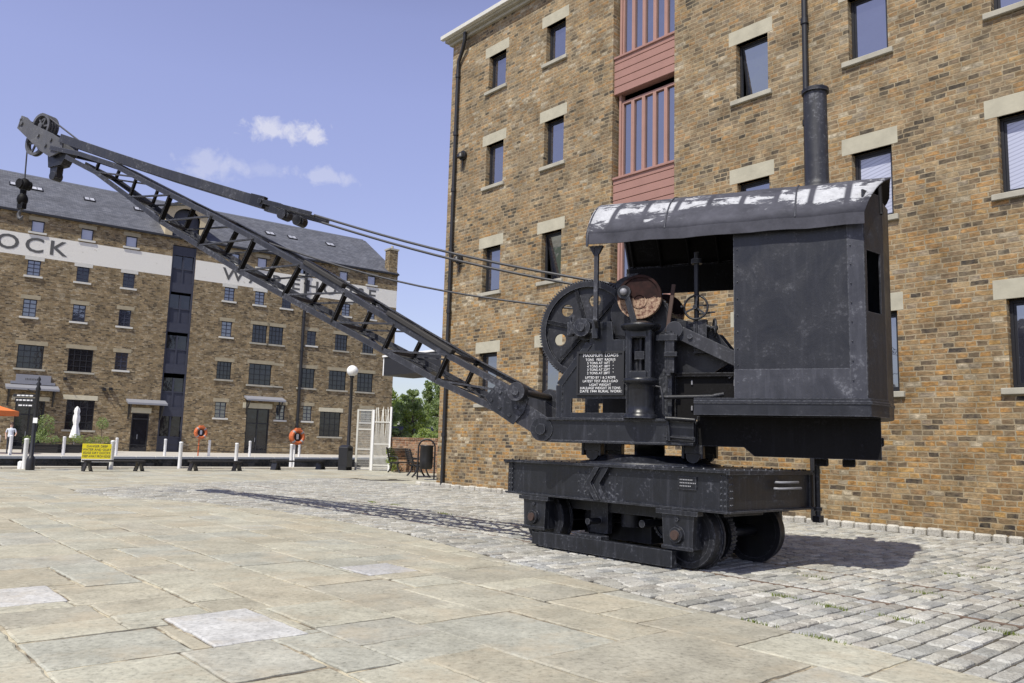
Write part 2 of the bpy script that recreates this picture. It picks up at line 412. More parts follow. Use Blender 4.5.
def disc_mat():
    m, nt, b = newmat('rusty_disc_paint'); co = objco(nt)
    n = noise_(nt, co, 7, 8, .7)
    sp = nd(nt, 'SeparateXYZ'); nt.links.new(co, sp.inputs[0])
    lowm = math_(nt, 'LESS_THAN', math_(nt, 'ADD', sp.outputs[2], math_(nt, 'MULTIPLY', math_(nt, 'SUBTRACT', n, .5), .30)), 3.235)
    c = mix(nt, ramp(nt, n, [(.35, 0), (.65, 1)]), (.012,.0065,.0065), (.034,.015,.013))
    c = mix(nt, lowm, c, mix(nt, ramp(nt, noise_(nt, co, 26, 6, .75), [(.38, 0), (.6, 1)]), (.10,.04,.033), (.40,.29,.20)))
    nt.links.new(c, b.inputs['Base Color']); b.inputs['Roughness'].default_value = .75; b.inputs['Specular IOR Level'].default_value = .15
    return m
P_disc = disc_mat()

# ------------------------------------------------------------------ camera, light, sky
CAM_H = 1.35
cam = bpy.data.cameras.new('camera'); cam.lens = 800/1024*36; cam.sensor_width = 36; cam.clip_end = 5000
co = bpy.data.objects.new('camera', cam); COL.objects.link(co); scene.camera = co
th = rad(7.336); rr_ = rad(1.642)
Fv = Vector((0, math.cos(th), math.sin(th))); U0 = Vector((0, -math.sin(th), math.cos(th)))
Rv = math.cos(rr_)*Vector((1,0,0)) + math.sin(rr_)*U0; Uv = -math.sin(rr_)*Vector((1,0,0)) + math.cos(rr_)*U0
Mc = Matrix((Rv, Uv, -Fv)).transposed().to_4x4(); Mc.translation = (0,0,CAM_H); co.matrix_world = Mc

EL = rad(56); SV = Vector((-.506*math.cos(EL), -.862*math.cos(EL), math.sin(EL))).normalized()
sl = bpy.data.lights.new('sun', 'SUN'); sl.energy = 5.0; sl.angle = rad(.5); sl.color = (1, .96, .86)
so = bpy.data.objects.new('sun', sl); COL.objects.link(so); so.rotation_euler = SV.to_track_quat('Z', 'Y').to_euler(); so.location = (0,0,40)

w = bpy.data.worlds.new('World'); scene.world = w; w.use_nodes = True; nt = w.node_tree; nt.nodes.clear()
out = nt.nodes.new('ShaderNodeOutputWorld'); bg = nt.nodes.new('ShaderNodeBackground'); nt.links.new(bg.outputs[0], out.inputs[0])
sky = nt.nodes.new('ShaderNodeTexSky'); sky.sky_type = 'NISHITA'; sky.sun_disc = False
sky.sun_elevation = EL; sky.sun_rotation = math.atan2(SV.x, SV.y) % (2*PI)
sky.altitude = 0; sky.air_density = 1.0; sky.dust_density = .7; sky.ozone_density = 1.6
bg.inputs['Strength'].default_value = .13
gen = nd(nt, 'TexCoord').outputs['Generated']
# a few fair-weather clouds, part of the sky itself
hs = nd(nt, 'HueSaturation'); hs.inputs['Hue'].default_value = .525; hs.inputs['Saturation'].default_value = .80; hs.inputs['Value'].default_value = 1.44
nt.links.new(sky.outputs[0], hs.inputs['Color']); gz = nd(nt, 'SeparateXYZ'); nt.links.new(gen, gz.inputs[0])
hz = nd(nt, 'MapRange'); nt.links.new(gz.outputs[2], hz.inputs['Value'])
for k_, v_ in (('From Min', 0.0), ('From Max', .40), ('To Min', .62), ('To Max', 1.0)): hz.inputs[k_].default_value = v_
hzc = nd(nt, 'CombineXYZ')
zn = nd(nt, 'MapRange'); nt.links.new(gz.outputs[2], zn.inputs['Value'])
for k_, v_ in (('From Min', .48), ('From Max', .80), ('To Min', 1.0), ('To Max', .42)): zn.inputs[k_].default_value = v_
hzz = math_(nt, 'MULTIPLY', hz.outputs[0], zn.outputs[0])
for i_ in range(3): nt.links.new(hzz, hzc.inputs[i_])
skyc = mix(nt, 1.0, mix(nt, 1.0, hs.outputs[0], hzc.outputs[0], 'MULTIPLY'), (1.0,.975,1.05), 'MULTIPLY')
def cloud(dirv, sx, sz, seed, dens):
    d = Vector(dirv).normalized(); r = d.cross(Vector((0,0,1))).normalized(); u = r.cross(d)
    a = nd(nt, 'VectorMath', operation='DOT_PRODUCT'); nt.links.new(gen, a.inputs[0]); a.inputs[1].default_value = r/sx
    bb = nd(nt, 'VectorMath', operation='DOT_PRODUCT'); nt.links.new(gen, bb.inputs[0]); bb.inputs[1].default_value = u/sz
    fr = nd(nt, 'VectorMath', operation='DOT_PRODUCT'); nt.links.new(gen, fr.inputs[0]); fr.inputs[1].default_value = d
    r2 = math_(nt, 'ADD', math_(nt, 'MULTIPLY', a.outputs['Value'], a.outputs['Value']), math_(nt, 'MULTIPLY', bb.outputs['Value'], bb.outputs['Value']))
    base = math_(nt, 'SUBTRACT', 1.0, math_(nt, 'SQRT', r2))
    mp = nd(nt, 'Mapping'); mp.inputs['Location'].default_value = (seed, seed*.7, 0); nt.links.new(gen, mp.inputs['Vector'])
    n = noise_(nt, mp.outputs[0], 34, 8, .62, .3)
    k = math_(nt, 'ADD', math_(nt, 'MULTIPLY', base, .75), math_(nt, 'MULTIPLY', math_(nt, 'SUBTRACT', n, .5), 2.2))
    k = math_(nt, 'MULTIPLY', ramp(nt, k, [(.22, 0), (.62, 1)]), math_(nt, 'GREATER_THAN', fr.outputs['Value'], 0))
    return math_(nt, 'MULTIPLY', k, dens)
def pdir(x, y): return Fv + (x-512)/800*Rv - (y-341.5)/800*Uv
for x, y, sx, sz, sd, de in ((270,131,.042,.020,3.1,.62),(316,132,.030,.018,5.7,.65),(207,168,.042,.028,8.3,.30),(316,176,.055,.014,2.2,.32),(262,170,.05,.015,9.2,.15)):
    skyc = mix(nt, cloud(pdir(x, y), sx, sz, sd, de), skyc, (6.5,6.45,6.9))
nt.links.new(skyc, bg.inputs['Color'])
vs_ = scene.view_settings; vs_.view_transform = 'Standard'; vs_.look = 'None'; vs_.exposure = 0.02; vs_.gamma = 1

# ------------------------------------------------------------------ the ground
def poly_sheet(name, pts, z, mat, kind='structure'):
    mb = MB(); mb.add([(x, y, z) for x, y in pts], [tuple(range(len(pts)))])
    return tag(mb.build(name, mat), kind=kind)
def unit(az): return Vector((math.sin(rad(az)), math.cos(rad(az))))
NQ = Vector((-15.62, 32.15)); ND = unit(49)      # near quay edge
FQ = Vector((-21.86, 47.25)); FD = unit(35)    # far quay edge
nl = NQ - ND*30; nr = NQ + ND*70
poly_sheet('ground', [(nl.x, nl.y), (-300, nl.y-60), (-300, -200), (300, -200), (300, nr.y), (nr.x, nr.y)], -.065, M_joint)
fl = FQ - FD*34; fr = FQ + FD*260
far = [(fl.x, fl.y), (fr.x, fr.y), (fr.x+900, 1800), (-1500, 1800), (-1500, fl.y)]
poly_sheet('far_ground', far[::-1], 0, M_grass)
# the paved strip along the far quay
fn_ = Vector((-FD.y, FD.x))
p = [FQ - FD*34, FQ + FD*60, FQ + FD*60 + fn_*40, FQ - FD*34 + fn_*40]
poly_sheet('far_quay_pavement', [(q.x, q.y) for q in p], .006, M_gravel)
def water_mat():
    m, nt, b = newmat('dock_water'); co = objco(nt)
    b.inputs['Base Color'].default_value = (.012,.018,.014,1); b.inputs['Roughness'].default_value = .08; b.inputs['IOR'].default_value = 1.33
    bump(nt, b, noise_(nt, co, 1.6, 4), .3, .05); return m
mb = MB(); mb.add([(-400,-50,-1.15),(400,-50,-1.15),(400,1200,-1.15),(-400,1200,-1.15)], [(0,1,2,3)])
struct(mb.build('dock_water', water_mat()))
M_qwall = brick_mat('dark_quay_stone', [(0,(.03,.03,.025)),(.5,(.07,.065,.05)),(1,(.13,.12,.10))], (.05,.05,.04), .9, .32)
def quay(name, P, D, side, L0, L1, label, capmat):
    n = Vector((-D.y, D.x))*side               # towards the water
    M = Matrix(((D.x, n.x, 0, P.x), (D.y, n.y, 0, P.y), (0,0,1,0), (0,0,0,1)))
    r = thing(name, label, 'quay wall', M)
    mb = MB(); mb.box((L0,-.4,-1.6),(L1,-.0,-.12)); mb.build('wall_face', M_qwall, r)
    mb = MB(); x = L0
    while x < L1:
        l = random.uniform(1.1, 1.9); mb.box((x,-.55,-.12),(min(x+l-.012, L1),.06,.045)); x += l
    mb.build('coping', capmat, r, .02)
quay('quay_wall', FQ, FD, -1, -34, 120, 'dark stone quay wall on the far side of the dock under the warehouse', M_offwhite)
quay('quay_wall', NQ, ND, 1, -30, 60, 'pale stone quay edge on the near side of the dock behind the low benches', M_conc)

WR = frame(8.462, 13.362, -41.358)             # right warehouse wall: x along it (away), y out of it
WRi = WR.inverted()
def W(s, o, z=0): return WR @ Vector((s, o, z))
# cobbled yard outline, in wall coordinates (s along, o out from the wall)
cob_w = [(3.08,5.07),(1.66,7.04),(.07,9.52),(-1.6,12.29),(-3.2,14.2),(-5.0,15.87),(-7.4,17.1),(-9.0,17.75),(-9.9,18.4),(-10.25,19.3),(-10.1,20.5),(-9.58,21.78),(-8.6,24.6),(-7.16,27.6),(-6.0,29.0),(-4.68,29.67),(-2.81,29.2)]
cob = [tuple((WRi @ Vector((x, y, 0))).xy) for x, y in cob_w]
cob = [(-14, cob[0][1]+.9)] + [(-4, cob[0][1]+.4)] + cob + [(17.2, .0), (16.2, 0), (-14, 0)]
def inside(x, y, P):
    r = False; j = len(P)-1
    for i in range(len(P)):
        if (P[i][1] > y) != (P[j][1] > y) and x < (P[j][0]-P[i][0])*(y-P[i][1])/(P[j][1]-P[i][1])+P[i][0]: r = not r
        j = i
    return r
poly_sheet('cobble_bed', [tuple((W(s, o)).xy) for s, o in cob][::-1], -.026, M_dirt)
# rails: two grooves let into the setts
CAX = -40.52
CT = Vector((1.87, 10.73, 0)); CW = frame(CT.x, CT.y, CAX)
RAILAX = -39.0; RW_ = frame(CT.x, CT.y, RAILAX); RWi = RW_.inverted()
RAIL_Y = .66
mb = MB()
tones = [(.375,.36,.325),(.345,.335,.305),(.40,.38,.34),(.365,.345,.30),(.32,.312,.295),(.39,.365,.315),(.425,.405,.365),(.35,.325,.285)]
def cob_edge(s):
    """how far out from the wall the cobbles reach at s (piecewise)"""
    best = None
    for i in range(len(cob)-4):
        a, b_ = cob[i], cob[i+1]
        if (a[0]-s)*(b_[0]-s) <= 0 and a[0] != b_[0]:
            t = (s-a[0])/(b_[0]-a[0]); v = a[1]+(b_[1]-a[1])*t
            best = v if best is None else max(best, v)
    return best
def sett(mb, cx, cy, lx, ly):
    """one dressed sett in wall coords: lx along the wall, ly out from it"""
    j = lambda a: random.uniform(-a, a)
    h = j(.006); ch = random.uniform(.011, .019); c = random.choice(tones); k = random.uniform(.78, 1.24); c = (c[0]*k*.985, c[1]*k*1.015, c[2]*k*1.03, 1)
    base = [(-lx/2,-ly/2),(lx/2,-ly/2),(lx/2,ly/2),(-lx/2,ly/2)]
    lo = [W(cx+a+j(.006), cy+b_+j(.008), -.06) for a, b_ in base]
    mi = [(p_.x, p_.y, h-ch*.9) for p_ in lo]
    to = []
    for (a, b_), p_ in zip(base, lo):
        q = W(cx+a*(1-2*ch/lx), cy+b_*(1-2*ch/ly), h+j(.002)); to.append((q.x+p_.x*0, q.y, q.z))
    vs = [tuple(p_) for p_ in lo] + mi + to
    fs = []
    for k0 in (0, 4):
        for i in range(4): fs.append((k0+(i+1)%4, k0+i, k0+4+i, k0+4+(i+1)%4))
    fs.append((11,10,9,8))
    mb.add(vs, [f[::-1] for f in fs[:8]] + [(8,9,10,11)], 0, False, c)
s = -9.0
def rail_cross(s):
    r = []
    for sg in (-1, 1):
        a = RWi @ W(s, 0); b_ = RWi @ W(s, 1); t = (sg*RAIL_Y - a.y)/(b_.y - a.y)
        if (a + (b_-a)*t).x < 15.5: r.append(t)
    return sorted(r)
while s < 22.5:
    wd = random.uniform(.132, .165); o = .22 + random.uniform(0, .2); cuts = rail_cross(s+wd/2)
    while o < 13:
        ln = random.uniform(.19, .34); e = o + ln; nxt = e
        for c_ in cuts:
            if c_-.03 < e and o < c_+.03:
                if o < c_-.09: e = c_-.03; nxt = c_+.03
                else: e = o; nxt = c_+.03
        if e - o > .05:
            lim = cob_edge(s+wd/2)
            if lim is not None and e > lim-.02 and s < 22: e = lim-.02; nxt = 99
            c0 = (o+e)/2
            if e - o > .06 and inside(s+wd/2, c0, cob):
                sett(mb, s+.03*math.sin(c0*1.3+s*.4), c0, wd-.030, e-o-.024)
        o = nxt
    s += wd
struct(mb.build('cobbled_yard', M_sett))
# worn rails
for sy, lb in ((1, 'worn steel rail let into the cobbles, the one farther from the brick wall'), (-1, 'worn steel rail let into the cobbles, the one nearer the brick wall')):
    mb = MB(); mb.box((-16,sy*RAIL_Y-.022,-.06),(15.5,sy*RAIL_Y+.022,-.004))
    tag(mb.build('sunken_rail', M_rail, None, .004, RW_), lb, 'rail', 'sunken rails in the cobbles')
# kerb of pale stones along the foot of the warehouse wall
mb = MB(); s = -9
while s < 16.9:
    l = random.uniform(.22, .30); k = random.uniform(.82, 1.15); h_ = random.uniform(.075,.11)
    mb.box((s+.012,.004,-.05),(s+l-.012,.15+random.uniform(-.02,.02),h_), 0, None, (.47*k,.45*k,.40*k,1)); s += l
struct(mb.build('kerb', M_sett, None, .028, WR))
# York stone flags, laid in courses along the wall direction
mb = MB()
ft = [(.385,.372,.305),(.385,.365,.295),(.35,.345,.295),(.375,.345,.27),(.40,.38,.305),(.345,.325,.265),(.37,.36,.31),(.36,.335,.265)]
def flag(mb, x0, x1, y0, y1, c, lift=0.0, y0b=None):
    j = lambda a: random.uniform(-a, a)
    g = random.uniform(.005,.014); h = j(.004)+lift; bv = .016
    yb = y0 if y0b is None else y0b
    base = [(x0+g,y0+g),(x1-g,yb+g),(x1-g,y1-g),(x0+g,y1-g)]
    cell = [W(x0,y0,-.012),W(x1,yb,-.012),W(x1,y1,-.012),W(x0,y1,-.012)]; mb.add(cell, [(0,1,2,3)], 1)
    base = [(a+j(.014), b_+j(.014)) for a, b_ in base]; cx = (x0+x1)/2; cy = (y0+y1)/2
    # ragged outline: each side gets a few intermediate points
    ring = []
    for i in range(4):
        a = base[i]; b_ = base[(i+1)%4]; n = max(2, int(math.hypot(b_[0]-a[0], b_[1]-a[1])/.085))
        for k in range(n):
            t = k/n; q = (a[0]+(b_[0]-a[0])*t, a[1]+(b_[1]-a[1])*t)
            ring.append((q[0]+(j(.008) if k else 0), q[1]+(j(.008) if k else 0)))
    n = len(ring)
    lo = [W(a, b_, -.05) for a, b_ in ring]; mi = [W(a, b_, h-.007) for a, b_ in ring]
    to = [W(a+(cx-a)*min(.3, bv/abs(x1-x0)*2), b_+(cy-b_)*min(.3, bv/abs(y1-y0)*2), h) for a, b_ in ring]
    vs = lo+mi+to; fs = []
    for k0 in (0, n):
        for i in range(n): fs.append((k0+i, k0+(i+1)%n, k0+n+(i+1)%n, k0+n+i))
    fs.append(tuple(range(2*n, 3*n)))
    mb.add(vs, fs, 0, False, c)
def near_quay_ok(x, y):
    P_ = W(x, y); q = Vector((P_.x, P_.y)) - NQ
    return q.dot(Vector((-ND.y, ND.x))) < -.6
special = []                                   # pale replacement slabs, by their corner in wall coords
for (x, y, lx, ly) in ((-1.955,6.0,1.0,.66),(-4.0,6.78,.80,.60),(-1.34,8.74,.62,.62)):
    q = WRi @ Vector((x, y, 0)); special.append((q.x-lx/2, q.x+lx/2, q.y-ly/2, q.y+ly/2))
inner = cob
def clear(x0, x1, y0, y1):
    for a, b_, c, d in special:
        if x0 < b_-.01 and x1 > a+.01 and y0 < d-.01 and y1 > c+.01: return False
    return True
def lay(x0, x1, y0, y1, c):
    """lay a flag, cutting it round the pale slabs"""
    for a, b_, cc, d in special:
        if x0 < b_-.01 and x1 > a+.01 and y0 < d-.01 and y1 > cc+.01:
            if a-x0 > .06: lay(x0, a, y0, y1, c)
            if x1-b_ > .06: lay(b_, x1, y0, y1, c)
            m0, m1 = max(x0, a), min(x1, b_)
            if cc-y0 > .05: flag(mb, m0, m1, y0, cc, c)
            if y1-d > .05: flag(mb, m0, m1, d, y1, c)
            return
    flag(mb, x0, x1, y0, y1, c)
def put(s, e, o, o1):
    P_ = W((s+e)/2, (o+o1)/2)
    pts4 = ((s,o),(e,o),(e,o1),(s,o1)); inb = [inside(a, b_, cob) for a, b_ in pts4+(((s+e)/2,(o+o1)/2),)]
    if not (P_.y > .3 and all(near_quay_ok(a, b_) for a, b_ in pts4) and abs(P_.x) < P_.y*.9+4 and P_.y < 45): return
    if o < 2.9 and s < 16.6: return
    k = random.uniform(1.03, 1.13); c = random.choice(ft); c = (c[0]*k*.975, c[1]*k*.985, c[2]*k*.985, 1)
    if not any(inb): lay(s, e, o, o1, c)
    elif not all(inb) and s < 16.5:
        v_ = [cob_edge(a) for a in (s, e)]
        v_ = [o if v is None else min(max(v, o), o1-.03) for v in v_]
        flag(mb, s, e, v_[0]-.01, o1, c, 0, v_[1]-.01)
    elif not all(inb): flag(mb, s, e, o, o1, c, -.004)
o = -8.0
while o < 34:
    wd = random.uniform(1.0, 1.55) if o > 2 else 1.2; s = -7 + random.uniform(0, .8)
    while s < 42:
        r_ = random.random(); L = random.uniform(.75, 1.35)*(1.0 if o < 16 else 1.2); e = s + L
        if r_ < .22: put(s, e, o, o+wd)
        else:
            m_ = o + wd*random.choice((.38,.45,.5,.58,.64))
            for a, b_ in ((o, m_), (m_, o+wd)):
                if random.random() < .42 and L > .9:
                    t = s + L*random.uniform(.38,.62); put(s, t, a, b_); put(t, e, a, b_)
                else: put(s, e, a, b_)
        s = e
    o += wd
for i_, (a, b_, c, d) in enumerate(special): flag(mb, a, b_, c, d, ((.50,.50,.49,1),(.50,.495,.48,1),(.43,.43,.43,1))[i_], .002)
struct(mb.build('flagstone_paving', [M_flag, M_joint]))
# tufts of grass in the joints
mb = MB()
for (x, y, n_) in [(2.63,7.8,60),(2.9,7.35,90),(3.9,6.5,90),(4.2,8.2,50),(3.4,9.0,40),(-3.0,18.0,70),(-2.4,17.4,60),(4.9,7.6,50),(-1.2,15.6,50),(2.35,6.1,40),(2.0,6.6,40),(3.3,6.9,50),(4.6,7.0,50),(5.2,9.5,60),(6.0,10.2,50)]:
    for k in range(n_):
        a = random.uniform(0, 6.28); l = random.uniform(.012, .036); q = random.gauss(0,.10); px_ = x+q*.63+random.gauss(0,.012); py_ = y-q*.77+random.gauss(0,.012)
        mb.add([(px_-.006,py_-.004,-.012),(px_+.006,py_+.004,-.012),(px_+l*.7*math.cos(a),py_+l*.7*math.sin(a),l)], [(0,1,2)])
tag(mb.build('weeds', M_leafy), 'small green weeds growing in the joints between the cobbles', 'weeds', None, 'stuff')

# ------------------------------------------------------------------ walls with openings
def wall_grid(mb, s0, s1, z0, z1, holes, depth, mat=0, bands=(), reveal=None):
    """front face at y=0 with rectangular holes and their reveals; bands = [(z0,z1,mat)]"""
    xs = sorted({s0, s1} | {v for h in holes for v in h[:2] if s0 < v < s1})
    zs = sorted({z0, z1} | {v for h in holes for v in h[2:4] if z0 < v < z1} | {v for b in bands for v in b[:2]})
    for i in range(len(xs)-1):
        for k in range(len(zs)-1):
            cx = (xs[i]+xs[i+1])/2; cz = (zs[k]+zs[k+1])/2
            if any(h[0] < cx < h[1] and h[2] < cz < h[3] for h in holes): continue
            m = mat
            for b in bands:
                if b[0] < cz < b[1]: m = b[2]
            mb.add([(xs[i],0,zs[k]),(xs[i+1],0,zs[k]),(xs[i+1],0,zs[k+1]),(xs[i],0,zs[k+1])], [(3,2,1,0)], m)
    for h in holes:
        a, b, c, d = h[:4]; dp = h[4] if len(h) > 4 else depth; m = mat if reveal is None else reveal
        mb.add([(a,0,c),(b,0,c),(b,0,d),(a,0,d),(a,-dp,c),(b,-dp,c),(b,-dp,d),(a,-dp,d)],
               [(0,1,5,4),(1,2,6,5),(2,3,7,6),(3,0,4,7)], m)

# ------------------------------------------------------------------ right warehouse
WB = thing('brick_warehouse', 'tall yellow brick warehouse with stone lintels directly behind the crane', 'warehouse', WR)
cols = [(13.46,14.28),(10.87,11.66),(4.51,5.31),(1.90,2.69),(-.72,.08),(-3.4,-2.6),(-6.0,-5.2)]
rowz = [(12.37,13.53),(9.25,10.60),(5.90,7.30),(2.53,4.05)]
holes = []
for (a, b) in cols:
    for (c, d) in rowz:
        holes.append((a, b, c, d))
BAY = (7.05, 9.06, 1.9, 14.2, .34)
mb = MB(); wall_grid(mb, -9, 16.22, 0, 14.62, holes+[BAY], .22)
# end wall, other walls
mb.add([(16.22,0,0),(16.22,-14,0),(16.22,-14,14.62),(16.22,0,14.62)], [(0,1,2,3)])
mb.add([(-9,0,0),(-9,-14,0),(-9,-14,14.62),(-9,0,14.62)], [(3,2,1,0)])
mb.add([(-9,-14,0),(16.22,-14,0),(16.22,-14,14.62),(-9,-14,14.62)], [(0,1,2,3)])
mb.build('wall', M_brick, WB)
mb = MB(); mb.box((-9,-14.1,14.62),(16.32,.10,14.72)); mb.box((-9,-14.2,14.72),(16.42,.22,14.86)); mb.build('cornice', M_sill, WB, .01)
mb = MB(); mb.box((-9,.22,14.80),(16.5,.36,14.94)); mb.build('gutter', M_offwhite, WB, .01)
mb = MB(); mb.add([(-9,.25,14.9),(16.5,.25,14.9),(16.5,-7,18),(-9,-7,18),(16.5,-14.2,14.9),(-9,-14.2,14.9)], [(0,1,2,3),(3,2,4,5),(1,4,2),(0,3,5)]); mb.build('roof', M_slate, WB)
def make_window_r(a, b, c, d, blind=False, tilt=0):
    lm = MB(); lm.box((a-.12,-.15,d),(b+.2,.004,d+.35)); lin = None
    fr = MB(); f = .055
    y0, y1 = -.22, -.15
    fr.box((a,y0,c),(a+f,y1,d)); fr.box((b-f,y0,c),(b,y1,d)); fr.box((a+f,y0,c),(b-f,y1,c+f)); fr.box((a+f,y0,d-f),(b-f,y1,d))
    o = fr.build('window', M_frame, WB, .005)
    pm = MB(); s_ = MB()
    hz = d-f-.004
    g = .04
    sa = MB(); w_, h_ = b-a-2*f-.006, d-c-2*f-.008
    sa.box((0,-.02,0),(g,.02,-h_)); sa.box((w_-g,-.02,0),(w_,.02,-h_)); sa.box((g,-.02,0),(w_-g,.02,-g)); sa.box((g,-.02,-h_+g),(w_-g,.02,-h_))
    M = Matrix.Translation((a+f+.003, -.19, hz)) @ Matrix.Rotation(-tilt, 4, 'X')
    sa.build('sash', M_frame, o, 0, M)
    pm.box((g,-.006,-g),(w_-g,.006,-h_+g)); pm.build('pane', M_blind if blind else M_glass, o, 0, M)
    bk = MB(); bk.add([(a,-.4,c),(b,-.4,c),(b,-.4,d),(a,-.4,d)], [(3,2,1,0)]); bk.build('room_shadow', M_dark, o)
    lm.build('lintel', M_stone, o, .008)
    sl_ = MB(); sl_.box((a-.1,-.14,c-.11),(b+.13,.075,c)); sl_.build('sill', M_sill, o, .01)
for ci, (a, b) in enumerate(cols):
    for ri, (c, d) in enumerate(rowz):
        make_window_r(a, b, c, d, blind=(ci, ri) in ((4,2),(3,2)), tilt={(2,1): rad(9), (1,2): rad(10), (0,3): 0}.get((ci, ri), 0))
# red boarded loading bay
bay = MB(); a, b = BAY[0], BAY[1]
bay.box((a+.0,-.33,1.9),(a+.07,-.16,14.2)); bay.box((b-.16,-.33,1.9),(b-.09,-.16,14.2))
wins = [(11.62,13.75),(8.30,10.42),(4.98,7.12),(2.95,3.85)]
BO = bay.build('loading_bay', M_redframe, WB, .006)
for (c, d) in wins:
    bo = MB(); z = c-1.02
    while z < c-.03:
        bo.box((a+.004,-.30,z),(b-.004,-.05,z+.20)); z += .212
    bo.box((a+.008,-.30,c-.045),(b-.008,-.01,c+.02)); bo.build('boarding', M_red, BO, .01)
    fw = MB(); n = 5; ww = (b-a-.23)/n
    for k in range(n):
        x0 = a+.07+k*ww
        fw.box((x0+.0,-.30,c+.02),(x0+.05,-.20,d)); fw.box((x0+ww-.05,-.30,c+.02),(x0+ww-.001,-.20,d))
        fw.box((x0+.05,-.30,c+.02),(x0+ww-.05,-.20,c+.10)); fw.box((x0+.05,-.30,d-.08),(x0+ww-.05,-.20,d))
    fw.build('casement', M_redframe, BO, .006)
    pw = MB()
    for k in range(n):
        x0 = a+.07+k*ww; pw.box((x0+.05,-.27,c+.1),(x0+ww-.05,-.26,d-.08))
    pw.build('pane', M_glass, BO)
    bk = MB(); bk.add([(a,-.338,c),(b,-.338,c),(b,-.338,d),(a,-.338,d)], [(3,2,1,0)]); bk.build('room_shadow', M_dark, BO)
def drainpipe(parent, pts, r, mat, collars):
    mb = MB(); mb.tube(pts, r, 10)
    for (x, y, z) in collars: mb.cyl((x,y,z-.06),(x,y,z+.06), r*1.35, 12)
    mb.build('drainpipe', mat, parent)
drainpipe(WB, [(15.35,.2,14.72),(15.36,.19,14.45),(15.55,.12,14.2),(15.78,.09,13.9),(15.80,.09,13.6),(15.8,.09,.05)], .06, M_iron, [(15.8,.09,z) for z in (13.4,11.4,9.5,7.5,5.5,3.5,1.6)])
drainpipe(WB, [(3.585,.09,14.7),(3.585,.09,.05)], .06, M_iron, [(3.585,.09,z) for z in (13.2,10.45,8.2,6,4,2)])
for z in (10.56, 7.14):
    mb = MB(); mb.cyl((15.40,.02,z),(15.40,.10,z), .16, 16); mb.lathe([(.13,-.09),(.12,-.02),(.08,.07),(.03,.1)], (15.40,.14,z), 14); mb.bar((15.4,.05,z-.15),(15.4,.05,z-.42),.03,.03,(0,1,0)); mb.build('wall_lamp', M_iron, WB)
# canopy box that sticks out beyond the end wall
mb = MB(); mb.box((16.23,-2.6,3.80),(21.5,-1.2,4.50), 0); mb.box((16.23,-2.65,4.50),(21.56,-1.15,4.57), 1); mb.box((21.5,-2.6,3.80),(21.56,-1.2,4.4999), 1)
mb.build('projecting_canopy', [M_frame, M_white], WB, .005)

# ------------------------------------------------------------------ left warehouse across the dock
LW = frame(-23.03, 66.35, 233)
LB = thing('warehouse', 'long five-storey brick warehouse with a white painted band and slate roof across the dock', 'warehouse', LW)
SC = (3.73, 5.57)                              # loading column
S0, S1 = -14.9, 34.0
H = 17.3
R0 = [(x-.41, x+.41, 15.8, 16.65, 0) for x in (24.4, 21.3, 18.2, 15.02, 11.77, 8.65, .62, -1.75, -5.6, -9.35, -12.18)]
R1 = [(x-.42, x+.42, 12.55, 13.7, 1) for x in (24.5, 21.4, 18.2, 15.0, 11.8, 8.6, .83, -1.74, -4.13, -6.51, -9.75, -12.3)]
R2 = [(x-.43, x+.43, 9.53, 10.82, 1) for x in (24.5, 21.4, 18.2, 15.0, 11.8, 8.65, .85, -6.6)] + [(-2.57,-1.30,9.3,10.84,2),(-4.01,-2.74,9.3,10.84,2),(-10.07,-8.85,9.34,10.8,2),(-12.76,-11.59,9.34,10.7,2)]
R3 = [(22.9,24.5,5.79,7.5,2),(20.3,22.0,5.79,7.5,2),(17.1,18.7,5.79,7.5,2),(13.82,15.46,5.79,7.5,2),(10.58,12.23,5.79,7.5,2),(8.17,9.05,6.15,7.5,1),(.22,1.41,6.0,7.47,2),(-3.19,-1.25,5.74,7.52,2),(-7.11,-5.64,5.76,7.48,2),(-10.14,-8.46,5.76,7.49,2),(-12.84,-11.23,5.76,7.48,2)]
R4 = [(10.16,12.03,1.51,3.72,2),(.42,1.31,2.84,4.13,1),(-4.58,-3.8,2.87,4.15,1),(-7.04,-6.22,2.88,4.19,1),(-9.81,-7.82,1.59,3.77,2),(-12.9,-11.8,3.0,4.2,1)]
DO = [(13.41,15.24,0,3.5),(6.27,7.53,0,2.95),(-3.25,-1.29,0,3.75)]
LWIN = R0+R1+R2+R3+R4
mb = MB()
wall_grid(mb, S0, S1, 0, H, [w_[:4] for w_ in LWIN] + DO + [(SC[0], SC[1], 0, 16.55, .35)], .16, 0, [(13.95, 15.58, 1)])
for sx in (S0, S1): mb.add([(sx,0,0),(sx,-14,0),(sx,-14,H-.1),(sx,-7.3,21.6),(sx,0,H-.1)], [(0,1,2,3,4)])
mb.add([(S0,-14,0),(S1,-14,0),(S1,-14,H),(S0,-14,H)], [(3,2,1,0)])
mb.box((S0,.003,16.98),(S1,.10,17.2)); mb.box((S0,.003,.0),(S1+.0,.05,.0101))
mb.build('wall', [M_brick2, M_brickw], LB)
def roofz(y): return H + (-y)*(21.95-H)/7.5
# roof: two slopes with thickness
mb = MB()
for (ya, yb) in ((.22, -7.5), (-15.2, -7.5)):
    za = roofz(.22) if ya > 0 else roofz(.2)
    mb.add([(S0+.25,ya,za),(S1,ya,za),(S1,yb,21.95),(S0+.25,yb,21.95),(S0+.25,ya,za-.12),(S1,ya,za-.12),(S1,yb,21.83),(S0+.25,yb,21.83)],
           [(0,1,2,3),(7,6,5,4),(0,4,5,1),(1,5,6,2),(2,6,7,3),(3,7,4,0)])
sl_ob = None
rm = Matrix.Identity(4)
